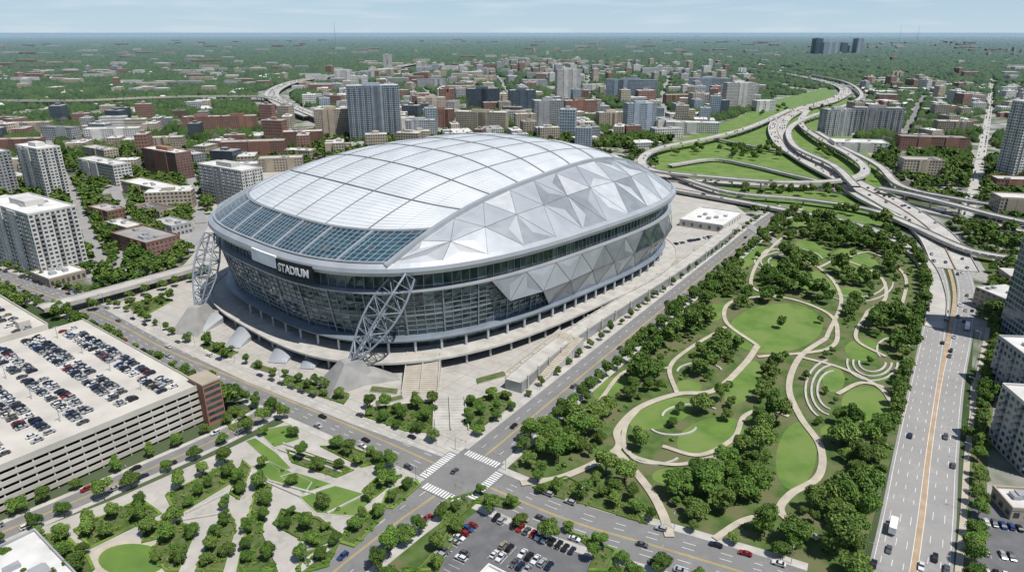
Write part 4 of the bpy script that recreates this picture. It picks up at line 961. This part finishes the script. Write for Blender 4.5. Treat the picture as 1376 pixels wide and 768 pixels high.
for _ in range(80000):
    d=math.exp(random.uniform(math.log(330),math.log(1250))); an=random.uniform(-.72,.72); x=d*math.sin(an);y=d*math.cos(an)
    if y<300: continue
    u,v=PR(x,y)
    if u<-40 or u>1420: continue
    inU=ipt(x,y,urb); dn_=.6 if inU else .95
    if inU and u<430: dn_=.95
    cl=mn.noise((x*.016,y*.016,7)); 
    if inU and cl<-.16: continue
    if random.random()>dn_*(d/1250)+.15: continue
    if occ(x,y,1.2): continue
    if ipt(x,y,parkP) or ipt(x,y,blockP) : continue
    s=random.uniform(.65,1.3); 
    if tfree(x,y,s*7.0): TG.setdefault((int(x//12),int(y//12)),[]).append((x,y,s*7.0)); (trees if d<560 else mid).append((x,y,s))
tv=[t for t in trees if -40<PR(t[0],t[1])[0]<1416 and PR(t[0],t[1])[1]<830]
tv.sort(key=lambda t:t[0]**2+t[1]**2)
print('TREES near',len(tv),'mid',len(mid))
for i,(x,y,s) in enumerate(tv[:298]):
    k=random.randrange(10); r=root('tree',(x,y,.1),random.uniform(0,6.28),'leafy green deciduous tree in the park' if x>0 else 'leafy green street tree beside paving','tree','trees in the park and along the streets'); r.scale=(s*random.uniform(.88,1.12),s,s*random.uniform(.8,1.2))
    mk('trunk',trm[k],r); mk('crown',crm[k],r)
inst=[(random.randrange(5),x,y,0,random.uniform(0,6.28),s,s*random.uniform(.8,1.2)) for x,y,s in tv[298:]]
merge('park_trees',[crown(1000,.62,seed=60+i) for i in range(5)],inst,['leafA','leafB'],kind='stuff',label='dense leafy trees across the park',category='trees')
inst=[(random.randrange(5),x,y,0,random.uniform(0,6.28),s,s*random.uniform(.85,1.15)) for x,y,s in mid if x*x+y*y<800**2]
merge('city_trees',CRM,inst,['leafA','leafB'],kind='stuff',label='green trees between city buildings',category='trees')
inst=[(random.randrange(4),x,y,0,random.uniform(0,6.28),s*1.1,s) for x,y,s in mid if x*x+y*y>=800**2]
merge('neighbourhood_trees',CRL,inst,['leafA','leafB'],kind='stuff',label='tree canopy over distant neighbourhoods',category='trees')
sv,stt,sm=crown(60,.45,R=1.6,seed=3,nb=3,hz=.8,zc=.6)
# understorey shrubs in the park
for _ in range(9000):
    x=random.uniform(0,330);y=random.uniform(190,680)
    if ipt(x,y,parkP) and occ(x,y,.5)==0 and mn.noise((x*.06,y*.06,4))>.05: shrub.append((x,y,random.uniform(.4,1.1)))
merge('shrubs',[(sv,stt,sm)],[(0,x,y,.1,random.uniform(0,6),s,s) for x,y,s in shrub],['leafA','leafB'],kind='stuff',label='low green shrubs filling the planting beds',category='shrubs')
# far forest canopy
rr=np.random.RandomState(9); LP=[]
for i in range(4):
    v=IV1*(1+rr.uniform(-.25,.25,(len(IV1),1))); v=v*np.array([.62,.62,1]); LP.append((v,IT1,np.zeros(len(IT1),int)))
NF=150000; dd=np.exp(rr.uniform(math.log(1150),math.log(28000),NF)); aa=rr.uniform(-.70,.70,NF); FX=dd*np.sin(aa);FY=dd*np.cos(aa)
inst=[]
for x,y,d in zip(FX,FY,dd):
    if d<4000 and occ(x,y,4): continue
    nv=mn.noise((x*.0022,y*.0012,3.0))
    inU=d<4500 and ipt(x,y,urb)
    if inU and (rr.uniform()>.78 or mn.noise((x*.011,y*.008,5.0))<-.14): continue
    if nv<-.36 and rr.uniform()<.4: continue
    s=d/110*rr.uniform(.6,1.25); s=max(s,8.5); h=rr.uniform(8,15)*(1+d/20000)
    inst.append((rr.randint(4),x,y,0,rr.uniform(0,6.28),s*(.9 if inU else 1),h*(.85 if inU else 1)))
merge('forest',LP,inst,['farleaf'],kind='stuff',label='continuous green forest canopy reaching the horizon',category='forest')
b=MB()
for _ in range(600):
    d=math.exp(random.uniform(math.log(2300),math.log(14000))); an=random.uniform(-.68,.68); x=d*math.sin(an);y=d*math.cos(an)
    if mn.noise((x*.0006,y*.0004,9.0))<.0: continue
    w=random.uniform(20,60)*(1+d/6000); e=random.uniform(12,30)*(1+d/8000); h=random.uniform(12,20)+d/600
    b.box(x-w/2,x+w/2,y-e/2,y+e/2,0,h,random.randint(0,3),random.choice([4,5]))
b.obj('far_buildings',['wB','wT','wW','wG','roofW','roofG'],kind='stuff',label='pale roofs scattered in the far forest',category='buildings')
for u,v,vt in ((452,70,30),(1208,55,34),(1232,55,34)):
    p=G(u,v); h=HPX(u,v,vt); b=MB(); b.tube((0,0,0),(0,0,h),h*.012,5,0,h*.004); o=b.obj('radio_mast',['metalunit']); o.location=p; o['label']='thin distant radio mast above the trees'; o['category']='mast'
# ---------------------------------------------------------------- light, sky, camera
az=math.radians(-38); el=math.radians(64)
sd=Vector((math.cos(az)*math.cos(el),math.sin(az)*math.cos(el),math.sin(el)))
L=bpy.data.lights.new('sun','SUN'); L.energy=5.0; L.angle=math.radians(.5); L.color=(1,.965,.905); lo=bpy.data.objects.new('sun',L); COL.objects.link(lo)
lo.rotation_euler=sd.to_track_quat('Z','Y').to_euler()
w=bpy.data.worlds.new('World'); sc.world=w; w.use_nodes=True; nt=w.node_tree; bg=nt.nodes['Background']
sk=nt.nodes.new('ShaderNodeTexSky'); sk.sky_type='NISHITA'; sk.sun_disc=False; sk.sun_elevation=el; sk.sun_rotation=math.pi/2-az; sk.altitude=200; sk.air_density=1.0; sk.dust_density=.4
tc=nt.nodes.new('ShaderNodeTexCoord')
sx=nt.nodes.new('ShaderNodeSeparateXYZ'); nt.links.new(tc.outputs['Generated'],sx.inputs[0])
hm=nt.nodes.new('ShaderNodeMapRange'); hm.inputs[1].default_value=0; hm.inputs[2].default_value=.35; hm.inputs[3].default_value=.95; hm.inputs[4].default_value=.0; nt.links.new(sx.outputs[2],hm.inputs[0])
hc=nt.nodes.new('ShaderNodeMapRange'); hc.inputs[1].default_value=0; hc.inputs[2].default_value=.06; nt.links.new(sx.outputs[2],hc.inputs[0])
hmix=nt.nodes.new('ShaderNodeMix'); hmix.data_type='RGBA'; hmix.inputs[6].default_value=(5.4,6.9,7.9,1); hmix.inputs[7].default_value=(3.9,6.0,8.1,1); nt.links.new(hc.outputs[0],hmix.inputs[0])
m1=nt.nodes.new('ShaderNodeMix'); m1.data_type='RGBA'; nt.links.new(hm.outputs[0],m1.inputs[0]); nt.links.new(sk.outputs[0],m1.inputs[6]); nt.links.new(hmix.outputs[2],m1.inputs[7])
mp=nt.nodes.new('ShaderNodeMapping'); mp.inputs['Scale'].default_value=(3,3,30); no=nt.nodes.new('ShaderNodeTexNoise'); no.inputs['Scale'].default_value=2.6; no.inputs['Detail'].default_value=10
nt.links.new(tc.outputs['Generated'],mp.inputs[0]); nt.links.new(mp.outputs[0],no.inputs['Vector'])
mr=nt.nodes.new('ShaderNodeMapRange'); mr.inputs[1].default_value=.5; mr.inputs[2].default_value=.78; mr.inputs[4].default_value=.5; nt.links.new(no.outputs['Fac'],mr.inputs[0])
mx=nt.nodes.new('ShaderNodeMix'); mx.data_type='RGBA'; mx.inputs[7].default_value=(7.6,8.4,9.0,1); nt.links.new(mr.outputs[0],mx.inputs[0]); nt.links.new(m1.outputs[2],mx.inputs[6]); nt.links.new(mx.outputs[2],bg.inputs[0]); bg.inputs[1].default_value=.098
cam=bpy.data.cameras.new('camera'); cam.sensor_width=36; cam.lens=36*F/1376; cam.clip_end=120000; cam.clip_start=1
co=bpy.data.objects.new('camera',cam); COL.objects.link(co); co.location=(0,0,H); co.rotation_euler=(math.pi/2-PT,0,0); sc.camera=co
sc.view_settings.view_transform='Standard'; sc.view_settings.look='None'; sc.view_settings.exposure=0
